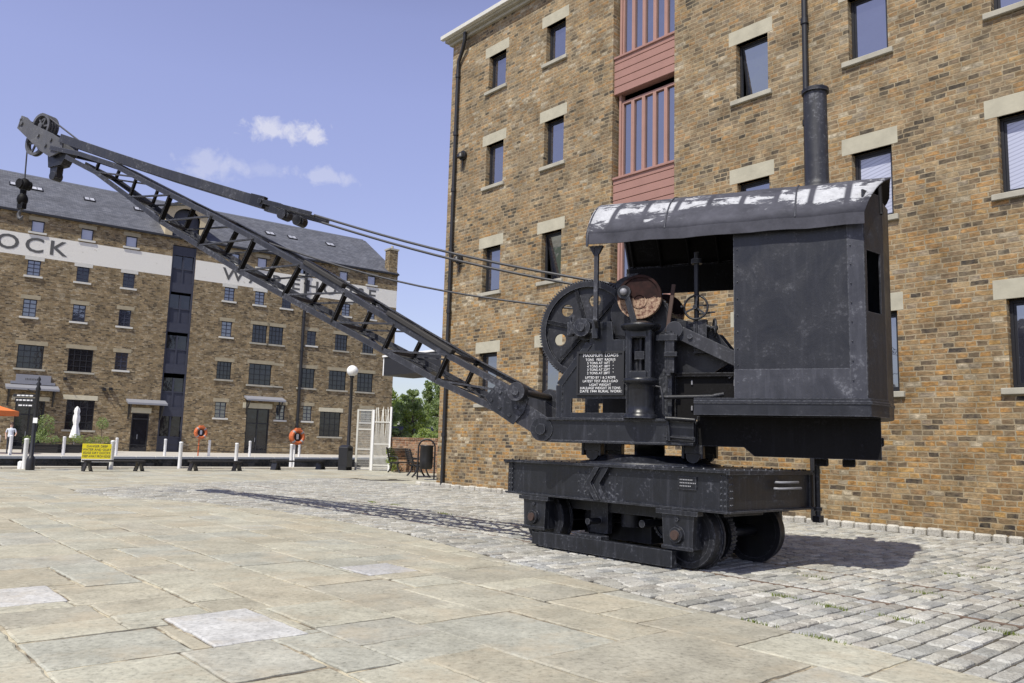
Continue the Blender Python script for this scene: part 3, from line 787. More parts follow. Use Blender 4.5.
# rotate slate pattern into the slope: build in slope coordinates
ang = math.atan2(21.95-H, 7.5); L_ = math.hypot(7.72, 21.95-roofz(.22))
mb = MB()
mb.box((S0-.08, 0, -.12), (S1, L_, 0))
RM = Matrix.Translation((0, .22, roofz(.22))) @ Matrix(((1,0,0,0),(0,-math.cos(ang),math.sin(ang),0),(0,math.sin(ang),math.cos(ang),0),(0,0,0,1)))
RF = mb.build('roof', M_slate, LB, 0, RM)
mb = MB(); mb.add([(S0-.08,-7.5,21.93),(S1,-7.5,21.93),(S1,-15,roofz(0)),(S0-.08,-15,roofz(0))], [(0,1,2,3)]); mb.build('rear_roof', M_slate, LB)
mb = MB(); mb.box((S0+.2,-7.62,21.90),(S1,-7.40,22.02)); mb.build('ridge', M_lead, RF, 0, RM.inverted())
mb = MB(); mb.box((S0,.10,17.06),(S1,.26,17.22)); mb.build('gutter', M_iron, LB)
# skylights lie in the slope
for (x, z) in ((20.5,20.25),(16.35,20.3),(14.91,20.2),(11.2,20.1),(7.46,20.0),(-3.79,20.0),(-5.92,20.0),(-9.75,20.0)):
    y = -(z-H)/(21.95-H)*7.5; v = (0.22 - y)/math.cos(ang)
    k = MB(); k.box((x-.42,v-.35,.002),(x+.42,v+.40,.09)); sk = k.build('skylight', M_frame, RF)
    k = MB(); k.box((x-.34,v-.27,.09),(x-.03,v+.32,.10)); k.box((x+.03,v-.27,.09),(x+.34,v+.32,.10)); k.build('pane', M_skylight, sk)
# chimney on the gable
mb = MB(); mb.box((-14.85,-.9,17.0),(-13.95,.0-.05,19.5)); ch = mb.build('chimney', M_brick2, LB)
mb = MB(); mb.box((-14.93,-.98,19.5),(-13.87,.03,19.66)); mb.lathe([(.14,0),(.12,.32)], (-14.4,-.45,19.66), 10); mb.build('chimney_cap', M_sill, ch)
# windows
def make_window_l(a, b, c, d, kind):
    fr = MB(); f = .06; y0, y1 = -.16, -.09; bw = .055 if kind == 1 else .042
    fr.box((a,y0,c),(a+f,y1,d)); fr.box((b-f,y0,c),(b,y1,d)); fr.box((a+f,y0,c),(b-f,y1,c+f)); fr.box((a+f,y0,d-f),(b-f,y1,d))
    if kind == 0: nx, nz = 1, 1
    elif kind == 1: nx, nz = 2, 4
    else: nx, nz = 4, 4
    for i in range(1, nx):
        x = a+(b-a)*i/nx; fr.box((x-bw/2,y0+.01,c+f),(x+bw/2,y1-.01,d-f))
    for i in range(1, nz):
        z = c+(d-c)*i/nz; fr.box((a+f,y0+.012,z-bw/2),(b-f,y1-.012,z+bw/2))
    o = fr.build('window', M_frame2 if kind < 2 else M_frame, LB)
    p = MB(); p.box((a+.01,-.15,c+.01),(b-.01,-.135,d-.01)); p.build('pane', (M_blind if random.random() < .55 else M_glass) if kind == 0 else (M_glass3 if kind == 1 and random.random() < .8 else M_glass2), o)
    l = MB(); l.box((a-.2,-.14,d),(b+.2,.012,d+.30)); l.build('lintel', M_offwhite if 12.5 < c < 13 else M_lintel2, o)
    s = MB(); s.box((a-.18,-.12,c-.14),(b+.18,.09,c)); s.build('sill', M_offwhite if kind < 2 else M_sill, o)
for w_ in LWIN: make_window_l(*w_)
# loading column: boarded doors storey by storey
mb = MB(); a, b = SC
mb.box((a,-.35,0),(a+.12,-.06,16.5)); mb.box((b-.12,-.35,0),(b,-.06,16.5))
for z in (3.35, 6.75, 10.05, 13.3, 16.3): mb.box((a+.12,-.345,z-.55),(b-.12,-.10,z+.2))
LC = mb.build('loading_column', M_panel, LB)
for z0 in (.0, 3.55, 6.95, 10.25, 13.5):
    z1 = z0 + 2.24 if z0 else 2.8
    g = MB(); g.box((a+.12,-.3,z0+1.2),(b-.12,-.28,z1+.06)); g.build('pane', M_glass2, LC)
    p = MB(); mid = (a+b)/2
    p.box((a+.12,-.345,z0),(b-.12,-.22,z0+1.2)); p.box((mid-.06,-.275,z0+.0),(mid+.06,-.16,z1+.05)); p.box((a+.12,-.2198,z0+1.12),(b-.12,-.165,z0+1.22)); p.build('boarded_door', M_panel, LC)
# arched hoist dormer over the column
mb = MB(); da, db = 3.1, 6.3
n = 12; arch = [(5.75,17.2)] + [(4.7+1.05*math.cos(PI*i/n), 18.7+.95*math.sin(PI*i/n)) for i in range(n+1)] + [(3.65,17.2)]
outer = [(da,17.2),(da,19.6),(4.7,20.3),(db,19.6),(db,17.2)]
face = [(da,17.2),(3.65,17.2)] + arch[1:-1][::-1] + [(5.75,17.2),(db,17.2),(db,19.6),(4.7,20.3),(da,19.6)]
mb.prism(face, lambda x, z, t: (x, t, z), -.02, .12, 0)
mb.add([(da,-.02,17.2),(da,-5.2,19.6),(da,-.02,19.6)], [(0,1,2)]); mb.add([(db,-.02,17.2),(db,-5.2,19.6),(db,-.02,19.6)], [(2,1,0)])
DM = mb.build('dormer', M_cream, LB)
mb = MB(); mb.prism(arch, lambda x, z, t: (x, t, z), -.5, -.35); mb.build('arched_door', M_panel, DM)
mb = MB()
for sx in (-1, 1):
    e = da-.25 if sx < 0 else db+.25
    vs = [(e,.45,19.55),(4.7,.45,20.42),(4.7,-5.6,20.42),(e,-5.6,19.55)]
    mb.add(vs + [(x,y,z-.12) for x, y, z in vs], [(0,1,2,3),(7,6,5,4),(0,4,5,1),(1,5,6,2),(2,6,7,3),(3,7,4,0)])
mb.build('dormer_roof', M_slate, DM)
# doors and canopies
def canopy(a, b, z, out, col, name='canopy'):
    mb = MB(); mb.add([(a,.01,z+.28),(b,.01,z+.28),(b,out,z),(a,out,z),(a,.01,z+.12),(b,.01,z+.12),(b,out,z-.14),(a,out,z-.14)], [(3,2,1,0),(4,5,6,7),(7,6,2,3),(0,4,7,3),(1,2,6,5),(0,1,5,4)])
    o = mb.build(name, col, LB)
    for x in (a+.25, b-.25):
        br = MB(); br.bar((x,.02,z-1.15),(x,out-.12,z-.12),.09,.09); br.bar((x,.04,z-1.25),(x,.04,z+.05),.09,.08,(0,1,0)); br.build('bracket', M_iron, o)
    return o
M_canopy = plain('grey_canopy', (.23,.235,.26), .55, .12, 3)
M_doorstone = plain('door_lintel_stone', (.52,.48,.36), .9, .2, 3)
def door(a, b, zt, glazed, handle):
    mb = MB(); f = .09
    mb.box((a,-.16,0),(a+f,-.05,zt)); mb.box((b-f,-.16,0),(b,-.05,zt)); mb.box((a+f,-.16,zt-f),(b-f,-.05,zt))
    mid = (a+b)/2
    if b-a > 1.5: mb.box((mid-.05,-.15,0),(mid+.05,-.06,zt-f))
    mb.box((a+f,-.155,2.45),(b-f,-.07,2.55)); mb.box((a+f,-.155,0),(b-f,-.09,.25))
    d = mb.build('door', M_iron, LB)
    p = MB(); p.box((a+.02,-.14,.02),(b-.02,-.125,zt-.02)); p.build('pane', M_glass2, d)
    h = MB(); h.bar((mid+.13,-.03,.95),(mid+.13,-.03,1.3),.03,.03,(0,1,0)); h.build('handle', M_lead, d)
    return d
door(13.41,15.24,3.5,1,1); door(6.27,7.53,2.95,0,1); door(-3.25,-1.29,3.75,1,1)
for (a, b, z0, z1) in ((13.15,15.5,3.5,3.80),(10.0,12.3,3.72,4.06),(6.15,7.6,2.95,3.36),(-3.45,-.95,3.75,4.2),(-10.0,-7.7,3.77,4.12)):
    k = MB(); k.box((a,-.14,z0+.002),(b,.03,z1)); k.build('door_lintel', M_doorstone, LB, .01)
c1 = canopy(12.7,16.0,4.35,1.0,M_canopy)
k = MB(); k.box((13.2,.02,4.66),(15.4,.10,5.35)); k.box((12.9,.02,4.66),(13.2,.1,4.85)); k.box((15.4,.02,4.66),(15.7,.1,4.85)); sgn = k.build('name_board', M_canopy, c1)
k = MB()
for i in range(9): k.box((13.95+i*.10,.10,4.95),(14.01+i*.10,.104,5.08+.02*(i%2)))
k.build('faded_lettering', M_letter, c1)
canopy(5.2,8.05,3.72,.9,M_canopy); canopy(-4.3,-1.0,4.5,.9,M_canopy)
for (x, z) in ((9.65,4.6),(9.2,4.65),(16.6,5.2),(12.3,5.2)):
    k = MB(); k.box((x-.12,.01,z-.1),(x+.12,.22,z+.12)); k.bar((x,.05,z),(x,.4,z+.1),.05,.05); k.build('wall_lamp', M_iron, LB)
for x, y in ((-5.72,.1),(9.35,.1)):
    if x < 0: drainpipe(LB, [(x,y,16.9),(x,y,.05)], .13, M_iron, [(x,y,z) for z in (3,6,9,12,15)])
# blocked window outline and painted name
k = MB(); k.box((-4.25,.003,5.74),(-3.4,.010,7.5)); bw_ = k.build('blocked_window', M_brick2, LB)
k = MB(); k.box((-4.25,-.0,5.62),(-3.4,.06,5.739)); k.build('sill', M_sill, bw_)
k = MB(); k.box((-4.25,0,7.501),(-3.4,.014,7.7)); k.build('lintel', M_lintel2, bw_)
for ch_, x, sz in [('L',18.35,1.52),('O',16.78,1.52),('C',15.12,1.52),('K',13.62,1.52)] + list(zip('WAREHOUSE', (.62,-1.28,-3.15,-4.82,-6.42,-8.05,-9.68,-11.08,-12.28), (1.42,)*9)):
    k = MB(); k.text(ch_, sz, txt(x,.012,14.76), 0, .006, 'CENTER', 1.0, 1.2, .018); k.build('painted_letter', M_letter, LB)

# ------------------------------------------------------------------ the crane
CR = thing('steam_crane', 'black rail-mounted steam crane with long lattice jib standing on the cobbles', 'crane', CW)
# --- carriage (x along the rails, +y towards the camera)
HX, HY = 1.83, .915
mb = MB()
mb.box((-HX,-HY,1.105),(HX,HY,1.14)); mb.box((-HX-.0,HY-.001,1.105),(HX+.05,HY+.035,1.1401)); 
for sy in (-1, 1):
    mb.box((-HX+.02,sy*(HY-.035),.70),(HX-.02,sy*(HY-.06),1.105))
    mb.box((-HX,sy*(HY-.16),.672),(HX,sy*(HY+.02),.70))
    for x in (-1.25, -.2, .75, 1.5): mb.box((x-.02,sy*(HY-.06),.70),(x+.02,sy*(HY-.5),1.1))
for sx in (-1, 1):
    mb.box((sx*(HX-.02),-HY+.03,.70),(sx*(HX-.05),HY-.03,1.105)); mb.box((sx*(HX+.04),-HY,.676),(sx*(HX-.12),HY,.6999)); mb.box((sx*(HX+.045),-HY-.02,1.09),(sx*(HX+.0),HY+.02,1.1402))
    for sy in (-1, 1): mb.box((sx*(HX-.085),sy*(HY-.034),.7),(sx*(HX-.0),sy*(HY-.018),1.105)); mb.box((sx*(HX+.0),sy*(HY-.018),.7),(sx*(HX-.019),sy*(HY-.11),1.105))
def rivet(mb, x, y, z, ax, r=.014):
    d = Vector(ax); p = Vector((x,y,z)); mb.cyl(p, p+d*.012, r, 6, r*.55)
for x in (-1.74,-1.79,1.74,1.79):
    for k in range(6): rivet(mb, x, HY-.018, .75+k*.065, (0,1,0))
for x0 in (-.22, .32, -.1, .44):
    for z in (.78,.90,1.02): rivet(mb, x0-.0, HY-.035, z, (0,1,0), .016)
for k in range(26): rivet(mb, -HX+.09+k*.143, HY-.10, 1.14, (0,0,1), .016); rivet(mb, -HX+.09+k*.143, -HY+.10, 1.14, (0,0,1), .016)
for k in range(12): rivet(mb, -HX+.05, -HY+.12+k*.145, 1.14, (0,0,1), .016)
for k in range(5):
    for y in (HY-.06, HY-.095): rivet(mb, -HX+.0, y, .76+k*.075, (-1,0,0)); 
    rivet(mb, -HX+.02, -HY+.08, .76+k*.075, (-1,0,0))
mb.build('carriage_frame', P_black, CR, .006)
for sy in (-1, 1):                              # chevron knee bracket
    k = MB(); o = [(.10,1.10),(.02,1.10),(.17,.90),(.02,.70),(.10,.70),(.25,.90)]
    for dx in (0,): k.prism([(x+dx-.02, z) for x, z in o], lambda a, b, t: (a, sy*t, b), HY-.034, HY+.06)
    k.prism([(.03,1.10),(-.12,1.10),(.03,.9),(-.08,.70),(.02,.70),(.17,.9)], lambda a, b, t: (a, sy*t, b), HY-.034, HY+.02)
    k.build('knee_bracket', P_black, CR, .006)
k = MB(); k.box((-1.41,HY-.034,.90),(-1.16,HY-.018,1.045))
for i, (w_, z) in enumerate(((.18,1.01),(.22,.975),(.14,.94))):
    x = -1.185
    while x > -1.185-w_: k.box((x,HY-.018,z-.006),(x-.014,HY-.0165,z+.006),1); x -= .023
k.build('maker_plate', [P_dull, M_dimw], CR, .002)
for z, y0, y1 in ((1.005,-.40,.0),(.935,-.46,.02)):
    k = MB(); k.tube([(-HX-.02,y0,z),(-HX-.08,y0,z),(-HX-.08,y1,z),(-HX-.02,y1,z)], .014, 8); k.build('grab_rail', M_ropel, CR)
k = MB(); k.tube([(-HX-.05,-HY+.02,1.75),(-HX-.05,-HY+.02,.60)], .032, 10); k.box((-HX-.10,-HY-.03,.52),(-HX-.0,-HY+.07,.60)); k.cyl((-HX-.05,-HY+.02,.66),(-HX-.05,-HY+.02,.70),.05,10); k.build('stay_rod', P_dull, CR, .005)
# side sills with axle guards
for sy in (-1, 1):
    k = MB(); k.box((-1.10,sy*(HY+.02),.02),(1.12,sy*(HY-.07),.205)); k.box((1.12,sy*(HY+.005),.03),(1.27,sy*(HY-.06),.19)); k.box((.0,sy*(HY+.01),.205),(.45,sy*(HY-.14),.25))
    for i in range(4): rivet(k, .06+i*.1, sy*(HY+.01), .228, (0,sy,0), .012)
    SS = k.build('side_sill', P_black, CR, .006)
    for cx in (-1.17, 1.24):
        g = MB()
        g.prism([(cx-.26,.672),(cx+.26,.672),(cx+.22,.60),(cx+.20,.235),(cx-.20,.235),(cx-.22,.60)], lambda a, b, t: (a, sy*t, b), HY-.07, HY-.0)
        g.prism([(cx-.29,.668),(cx+.29,.668),(cx+.29,.615),(cx-.29,.615)], lambda a, b, t: (a, sy*t, b), HY-.08, HY+.03)
        g.box((cx-.2,sy*(HY-.2),.235),(cx-.16,sy*(HY-.07),.65)); g.box((cx+.2,sy*(HY-.2),.235),(cx+.16,sy*(HY-.07),.65))
        g.box((cx-.22,sy*(HY-.0),.225),(cx+.22,sy*(HY+.02),.265))
        ax = g.build('axle_guard', P_black, SS, .006)
        b_ = MB(); b_.cyl((cx,sy*HY,.39),(cx,sy*(HY+.045),.39), .10, 18, .085); b_.cyl((cx,sy*(HY+.045),.39),(cx,sy*(HY+.07),.39), .055, 12, mat=1); b_.cyl((cx,sy*HY,.56),(cx,sy*(HY+.02),.56), .022, 8)
        b_.build('axle_box', [P_dull, M_rust], SS)
for cx in (-1.17, 1.24):
    k = MB(); k.cyl((cx,-.9,.372),(cx,.9,.372), .06, 14); k.build('axle', P_dull, CR)
    for sy in (-1, 1):
        k = MB(); R_ = .372; y0 = .585
        # tread, flange, dished web
        k.cyl((cx,sy*y0,.372),(cx,sy*(y0+.135),.372), R_, 40, R_-.006)
        k.ring((cx,sy*(y0+.14),.372), (0,1,0), R_-.075, R_-.012, .02, 40)
        k.ring((cx,sy*(y0-.01),.372), (0,1,0), R_-.04, R_+.028, .022, 40)
        k.cyl((cx,sy*(y0+.13),.372),(cx,sy*(y0+.20),.372), .11, 18, .09)
        for i in range(6):
            an = 2*PI*i/6+.3; k.cyl((cx+.2*math.cos(an),sy*(y0+.134),.372+.2*math.sin(an)),(cx+.2*math.cos(an),sy*(y0+.139),.372+.2*math.sin(an)), .035, 10)
        k.build('wheel', P_dull, CR)
def gear(name, c, axis, R_, t, teeth, parent, mat, web=True):
    k = MB(); c = Vector(c); d = Vector(axis).normalized()
    a = Vector((0,0,1)) if abs(d.z) < .9 else Vector((1,0,0)); x = d.cross(a).normalized(); y = d.cross(x)
    k.ring(c, d, R_*.84, R_*.955, t, 48)
    for i in range(teeth):
        an = 2*PI*i/teeth; rv = x*math.cos(an)+y*math.sin(an); tv = y*math.cos(an)-x*math.sin(an); w_ = R_*PI/teeth*.55
        vs = []
        for s_ in (-t/2, t/2):
            for rr, ww in ((R_*.95, w_), (R_, w_*.55)):
                for q in (-1, 1): vs.append(c + d*s_ + rv*rr + tv*q*ww)
        k.add(vs, [(0,1,3,2),(6,7,5,4),(2,3,7,6),(0,2,6,4),(1,5,7,3)])
    if web: k.cyl(c-d*t*.15, c+d*t*.15, R_*.86, 40); k.cyl(c-d*t*.7, c+d*t*.7, R_*.2, 20)
    return k.build(name, mat, parent)
gear('drive_gear', (-1.17,.28,.372), (0,1,0), .33, .09, 40, CR, P_dull)
gear('drive_gear', (-.55,.28,.45), (0,1,0), .22, .09, 28, CR, P_dull)
k = MB(); k.cyl((-.55,-.8,.45),(-.55,.8,.45),.045,12); k.cyl((.35,-.8,.40),(.35,.8,.40),.04,12); k.box((-.75,.1,.3),(-.35,.2,.67)); k.box((.2,.5,.25),(.5,.58,.67)); k.box((-1.0,-.42,.10),(1.5,-.34,.67)); k.box((1.54,-.75,.12),(1.60,.45,.67)); k.box((.3,-.80,.12),(1.54,-.74,.67)); k.box((-1.0,.45,.52),(1.1,.55,.67)); k.box((-1.5,-.3,.60),(1.5,.5,.669)); k.box((-.2,-.3,.14),(.9,.2,.45)); k.cyl((.62,.25,.40),(.62,.32,.40),.24,24); k.cyl((0,.35,.35),(0,.35,.7),.13,14); k.build('gearing_and_shade_plates', P_dull, CR)  # shafts and gears, plus added plates that block light beneath the carriage
k = MB(); k.lathe([(.92,1.14),(.92,1.165),(.80,1.18),(.72,1.25),(.60,1.262),(.2,1.262),(.2,1.40)], (0,0,0), 48); k.build('slew_ring', P_black, CR)

# --- superstructure: child frames turned by the slew angle (x towards the jib, +y near side)
SL = Matrix.Rotation(rad(-(-66 - CAX)), 4, 'Z')
def part(mb, name, mat, bevel=.006, parent=None):
    if parent is None: return mb.build(name, mat, CR, bevel, SL)
    return mb.build(name, mat, parent, bevel)
for x, y in ((.62,.48),(.62,-.48),(-.68,.48),(-.68,-.48)):
    k = MB(); k.box((x-.10,y-.1,1.30),(x+.10,y+.1,1.42)); k.cyl((x,y-.07,1.27),(x,y+.07,1.27), .085, 18); k.box((x-.13,y-.04,1.24),(x-.10,y+.12,1.4)); k.box((x+.13,y-.04,1.24),(x+.10,y+.12,1.4)); part(k, 'slew_roller', P_dull)
# main frame
k = MB()
for sy in (-1, 1):
    k.box((-.74,sy*.80,1.40),(1.20,sy*.70,1.70)); k.box((-.74,sy*.84,1.68),(1.16,sy*.62,1.715)); k.box((-.74,sy*.84,1.395),(1.1,sy*.66,1.425)); k.box((-2.75,sy*.55,1.42),(-.7,sy*.48,1.70))
for x in (1.0, .3, -.4, -.70): k.box((x-.04,-.7,1.42),(x+.04,.7,1.69))
k.box((-.75,-.7,1.66),(.35,.7,1.69))
part(k, 'main_frame', P_black)
for sy in (-1, 1):
    k = MB(); k.cyl((1.23,sy*.69,1.56),(1.23,sy*.815,1.56), .155, 24); k.cyl((1.23,sy*.815,1.56),(1.23,sy*.86,1.56), .07, 14); part(k, 'jib_pivot', P_black)
k = MB(); k.prism([(-1.29,1.40),(-1.42,1.29),(-2.80,1.29),(-2.80,1.764),(-.74,1.764),(-.74,1.40)], lambda a, b, t: (a, t, b), -.58, .58)
for x in (-2.15, -2.45): k.box((x-.07,.1,1.20),(x+.07,.4,1.29))
k.box((-2.83,-.3,1.45),(-2.80,.3,1.55)); part(k, 'counterweight', P_shaded, .01)
# side cheeks
cheek = [(1.06,1.716),(1.07,2.15),(.66,2.66),(.60,2.98),(.36,3.02),(.30,2.74),(-.40,2.74),(-.42,1.716),(.12,1.716),(.12,1.975),(.90,1.975),(.90,1.80),(.1201,1.80),(.12,1.716)]
for sy in (-1, 1):
    k = MB(); f = lambda a, b, t: (a, sy*t, b)
    k.prism([(.90,1.716),(1.06,1.716),(1.07,2.15),(.66,2.70),(.66,2.98),(.36,2.98),(.34,2.74),(.20,2.74),(.20,1.975),(.90,1.975)], f, .555, .60)
    k.prism([(.20,2.74),(-.40,2.74),(-.40,1.716),(.16,1.716),(.16,1.975),(.20,1.975)], f, .555, .60)
    k.prism([(.16,1.716),(.90,1.716),(.90,1.79),(.16,1.79)], f, .555, .60)
    for a_, b_ in (((1.07,2.15),(.66,2.70)),((1.065,1.72),(1.07,2.15)),((-.40,1.72),(-.40,2.74))):
        k.bar((a_[0],sy*.60,a_[1]),(b_[0],sy*.60,b_[1]), .09, .035, (0,1,0) if abs(a_[0]-b_[0])<.02 else (0,1,0))
    k.box((-.45,sy*.56,1.72),(-.40,sy*.70,2.72))
    CK = part(k, 'cheek_plate', P_black)
    if sy > 0:
        s_ = MB(); s_.box((.82,.601,2.015),(.18,.625,2.59)); s_.box((.82,.6251,2.56),(.18,.642,2.59)); s_.box((.82,.6251,2.015),(.18,.642,2.04)); s_.box((.82,.6251,2.04),(.795,.642,2.56)); s_.box((.205,.6251,2.04),(.18,.642,2.56)); lines = [('MAXIMUM  LOADS',.062,2.535),('TONS   FEET  RADIUS',.046,2.478),('5 TONS AT 16FT   "',.046,2.434),('4 TONS AT 18FT   "',.046,2.390),('3 TONS AT 22FT   "',.046,2.346),('2 TONS AT 28FT   "',.046,2.302),('LIFTED BY 1 & 2 ROPE',.046,2.245),('LATEST TEST ABLE LOAD',.046,2.198),('LIGHT WEIGHT',.046,2.150),('HAULAGE WEIGHT 20 TONS',.046,2.108)]
        for tx, sz, z in lines: s_.text(tx, sz*.98, txt(.50,.6255,z), 1, .001, 'CENTER', 1.0, .94)
        s_.text('DATE 1944', .048, txt(.66,.6255,2.066), 1, .001); s_.text('RURAL WORKS', .048, txt(.36,.6255,2.066), 1, .001)
        part(s_, 'load_plate', [M_signb, M_signw], .003, CK)
# gear wheel, drums
k = MB(); GC = (.74, .43, 2.90); GR = .68
n = 72
k.ring(GC, (0,1,0), GR*.86, GR*.965, .14, 72)
for i in range(110):
    an = 2*PI*i/110; c_, s_ = math.cos(an), math.sin(an); ww = .011
    vs = []
    for y in (GC[1]-.07, GC[1]+.07):
        for r_, w_ in ((GR*.96, ww), (GR, ww*.6)):
            for q in (-1, 1): vs.append((GC[0]+c_*r_-s_*q*w_, y, GC[2]+s_*r_+c_*q*w_))
    k.add(vs, [(0,1,3,2),(6,7,5,4),(2,3,7,6),(0,2,6,4),(1,5,7,3)])
# web with six round holes: a sector grid that leaves the holes open
def web(k, y):
    hr = .082; hd = .41; N = 6
    for s6 in range(N):
        a0 = rad(103) + s6*2*PI/N; hc = (hd*math.cos(a0), hd*math.sin(a0))
        ring_in = [(hc[0]+hr*math.cos(a0+2*PI*i/24), hc[1]+hr*math.sin(a0+2*PI*i/24)) for i in range(24)]
        ring_out = []
        for i in range(24):
            t = a0+2*PI*i/24; dx, dy = math.cos(t), math.sin(t)
            # march to the border of the 60 degree sector between r=.12 and r=.6
            L = hr
            while True:
                x_, y_ = hc[0]+dx*L, hc[1]+dy*L; r_ = math.hypot(x_, y_); da_ = (math.atan2(y_, x_)-a0+PI) % (2*PI)-PI
                if r_ > GR*.88 or r_ < .10 or abs(da_) > PI/N: break
                L += .004
            ring_out.append((hc[0]+dx*L, hc[1]+dy*L))
        for ys, fl in ((y-.012, 1), (y+.012, 0)):
            vs = [(GC[0]+p_[0], ys, GC[2]+p_[1]) for p_ in ring_in+ring_out]
            k.add(vs, [((i, 24+i, 24+(i+1)%24, (i+1)%24) if fl else ((i+1)%24, 24+(i+1)%24, 24+i, i)) for i in range(24)])
        # corners of the sector
        for sg in (-1, 1):
            t = a0+sg*PI/N; k.bar((GC[0]+.10*math.cos(t), y, GC[2]+.10*math.sin(t)),(GC[0]+.6*math.cos(t), y, GC[2]+.6*math.sin(t)), .05, .10, (0,1,0))
        vs = [(GC[0]+hr*r_*math.cos(2*PI*i/24)+hc[0], yy, GC[2]+hr*r_*math.sin(2*PI*i/24)+hc[1]) for r_ in (1, 1.28) for yy in (y+.013,) for i in range(24)]
        k.add(vs, [((i+1)%24, 24+(i+1)%24, 24+i, i) for i in range(24)])
web(k, GC[1])
GW = part(k, 'gear_wheel', P_dull, 0)
k = MB(); k.cyl((GC[0],GC[1]-.05,GC[2]),(GC[0],GC[1]+.10,GC[2]), .15, 24); part(k, 'hub', P_black, 0, GW)
k = MB(); k.cyl((.74,-.75,2.90),(.74,.76,2.90), .055, 16); k.cyl((.74,.60,2.90),(.74,.72,2.90), .12, 20); k.box((.57,.60,2.82),(.91,.69,2.88)); k.box((.52,.58,2.75),(.60,.70,3.0)); k.box((.88,.58,2.80),(.96,.66,2.98))
for x in (.56,.92): k.cyl((x,.64,2.86),(x,.64,3.05),.025,8)
part(k, 'drum_shaft', P_black)
k = MB(); k.cyl((.74,-.42,2.90),(.74,.34,2.90), .33, 32); k.ring((.74,-.43,2.90),(0,1,0),.30,.52,.03,36)
for i in range(22): k.ring((.74,-.38+i*.032,2.90),(0,1,0),.32,.347,.022,28,1)
part(k, 'hoist_drum', [P_dull, M_rope], 0)
k = MB(); k.cyl((.20,-.5,3.36),(.20,.5,3.36), .16, 24); k.cyl((.20,-.62,3.36),(.20,.62,3.36),.05,12); k.ring((.2,.33,3.36),(0,1,0),.14,.27,.03,28); k.ring((.2,-.33,3.36),(0,1,0),.14,.27,.03,28)
for i in range(14): k.ring((.20,-.26+i*.036,3.36),(0,1,0),.155,.185,.028,24,1)
part(k, 'luffing_drum', [P_dull, M_rope], 0)
k = MB()
for sy in (-1, 1): k.prism([(.34,2.74),(.42,3.1),(.34,3.5),(.06,3.5),(-.05,3.1),(-.10,2.74)], lambda a, b, t: (a, sy*t, b), .44, .47); k.prism([(-.4,2.74),(-.32,3.05),(-.9,2.9),(-1.2,2.5),(-.9,2.3),(-.4,2.2)], lambda a, b, t: (a, sy*t, b), .40, .43)
k.box((-.1,-.42,1.73),(.78,-.38,2.3)); k.cyl((-.15,-.42,3.05),(-.15,.42,3.05),.18,20); k.box((-.6,-.4,2.2),(.1,.38,2.74))
part(k, 'gear_casing', P_dull)
gear('pinion_gear', (-.12,.50,3.02), (0,1,0), .30, .08, 40, CR, P_dull).matrix_local = SL
# crank disc and engine cylinder, one pair each side
for sy in (-1, 1):
    k = MB(); k.cyl((-.03,sy*.64,3.27),(-.03,sy*.70,3.27), .285, 44); k.ring((-.03,sy*.705,3.27),(0,1,0),.255,.287,.02,44)
    k.ring((-.03,sy*.70,3.22),(0,1,0),.075,.10,.02,24)
    CD = part(k, 'crank_disc', P_disc, 0)
    k = MB(); k.cyl((.14,sy*.70,3.32),(.14,sy*.84,3.32), .045, 16); k.ball((.14,sy*.84,3.32), .048, 12, 8); part(k, 'crank_pin', M_ropel, 0, CD)
    k = MB(); k.bar((.135,sy*.79,3.36),(-.03,sy*.79,2.80), .075, .045, (0,1,0)); k.cyl((.14,sy*.755,3.32),(.14,sy*.82,3.32),.085,18); part(k, 'connecting_rod', P_dull)
    c0 = (-.08, sy*.80)
    k = MB()
    k.lathe([(.21,1.715),(.21,1.76),(.175,1.775),(.168,1.86),(.172,1.90),(.168,2.10),(.185,2.14),(.225,2.155),(.225,2.205),(.17,2.22)], (c0[0],c0[1],0), 32)
    CY = part(k, 'steam_cylinder', P_black, 0)
    k = MB(); k.lathe([(.14,2.80),(.23,2.83),(.25,2.86),(.25,2.885),(.18,2.90),(.10,2.93)], (c0[0],c0[1],0), 32); part(k, 'cylinder_head', P_black, 0, CY)
    k = MB()
    for x in (-.165, .085): k.box((c0[0]+x-.03+.04,c0[1]-.10,2.2),(c0[0]+x+.05+.04,c0[1]+.10,2.83))
    k.box((c0[0]-.13,c0[1]-.1,2.2),(c0[0]+.13,c0[1]-.06,2.83))
    for z in (2.205, 2.72): k.box((c0[0]-.13,c0[1]-.06,z),(c0[0]+.13,c0[1]+.10,z+.10))
    part(k, 'crosshead_guide', P_black, .015, CY)
    k = MB(); k.cyl((c0[0],c0[1],2.2),(c0[0],c0[1],2.75), .028, 10); k.box((c0[0]-.06,c0[1]-.05,2.45),(c0[0]+.06,c0[1]+.06,2.55)); part(k, 'piston_rod', P_dull, 0, CY)
    k = MB(); k.box((c0[0]-.42,c0[1]-.14,2.28),(c0[0]-.30,c0[1]+.0,2.78)); k.cyl((c0[0]-.34,c0[1]-.04,2.25),(c0[0]-.34,c0[1]-.04,2.8),.045,12); k.box((c0[0]-.46,c0[1]-.06,2.68),(c0[0]-.2,c0[1]+.02,2.76)); k.box((c0[0]-.46,c0[1]-.06,2.48),(c0[0]-.3,c0[1]+.03,2.54)); part(k, 'valve_chest', P_dull)
    k = MB(); k.tube([(c0[0]-.17,c0[1]+.05,2.12),(c0[0]-.27,c0[1]+.06,2.10),(c0[0]-.30,c0[1]+.06,1.95),(c0[0]-.30,c0[1]+.06,1.78),(c0[0]-.36,c0[1]+.06,1.72),(c0[0]-.38,c0[1]+.06,1.45)], .016, 8); k.tube([(-.33,c0[1],1.98),(-.95,c0[1],1.99),(-1.1,c0[1],2.02)], .026, 8); k.build('drain_pipe', P_dull, CR, 0, SL)
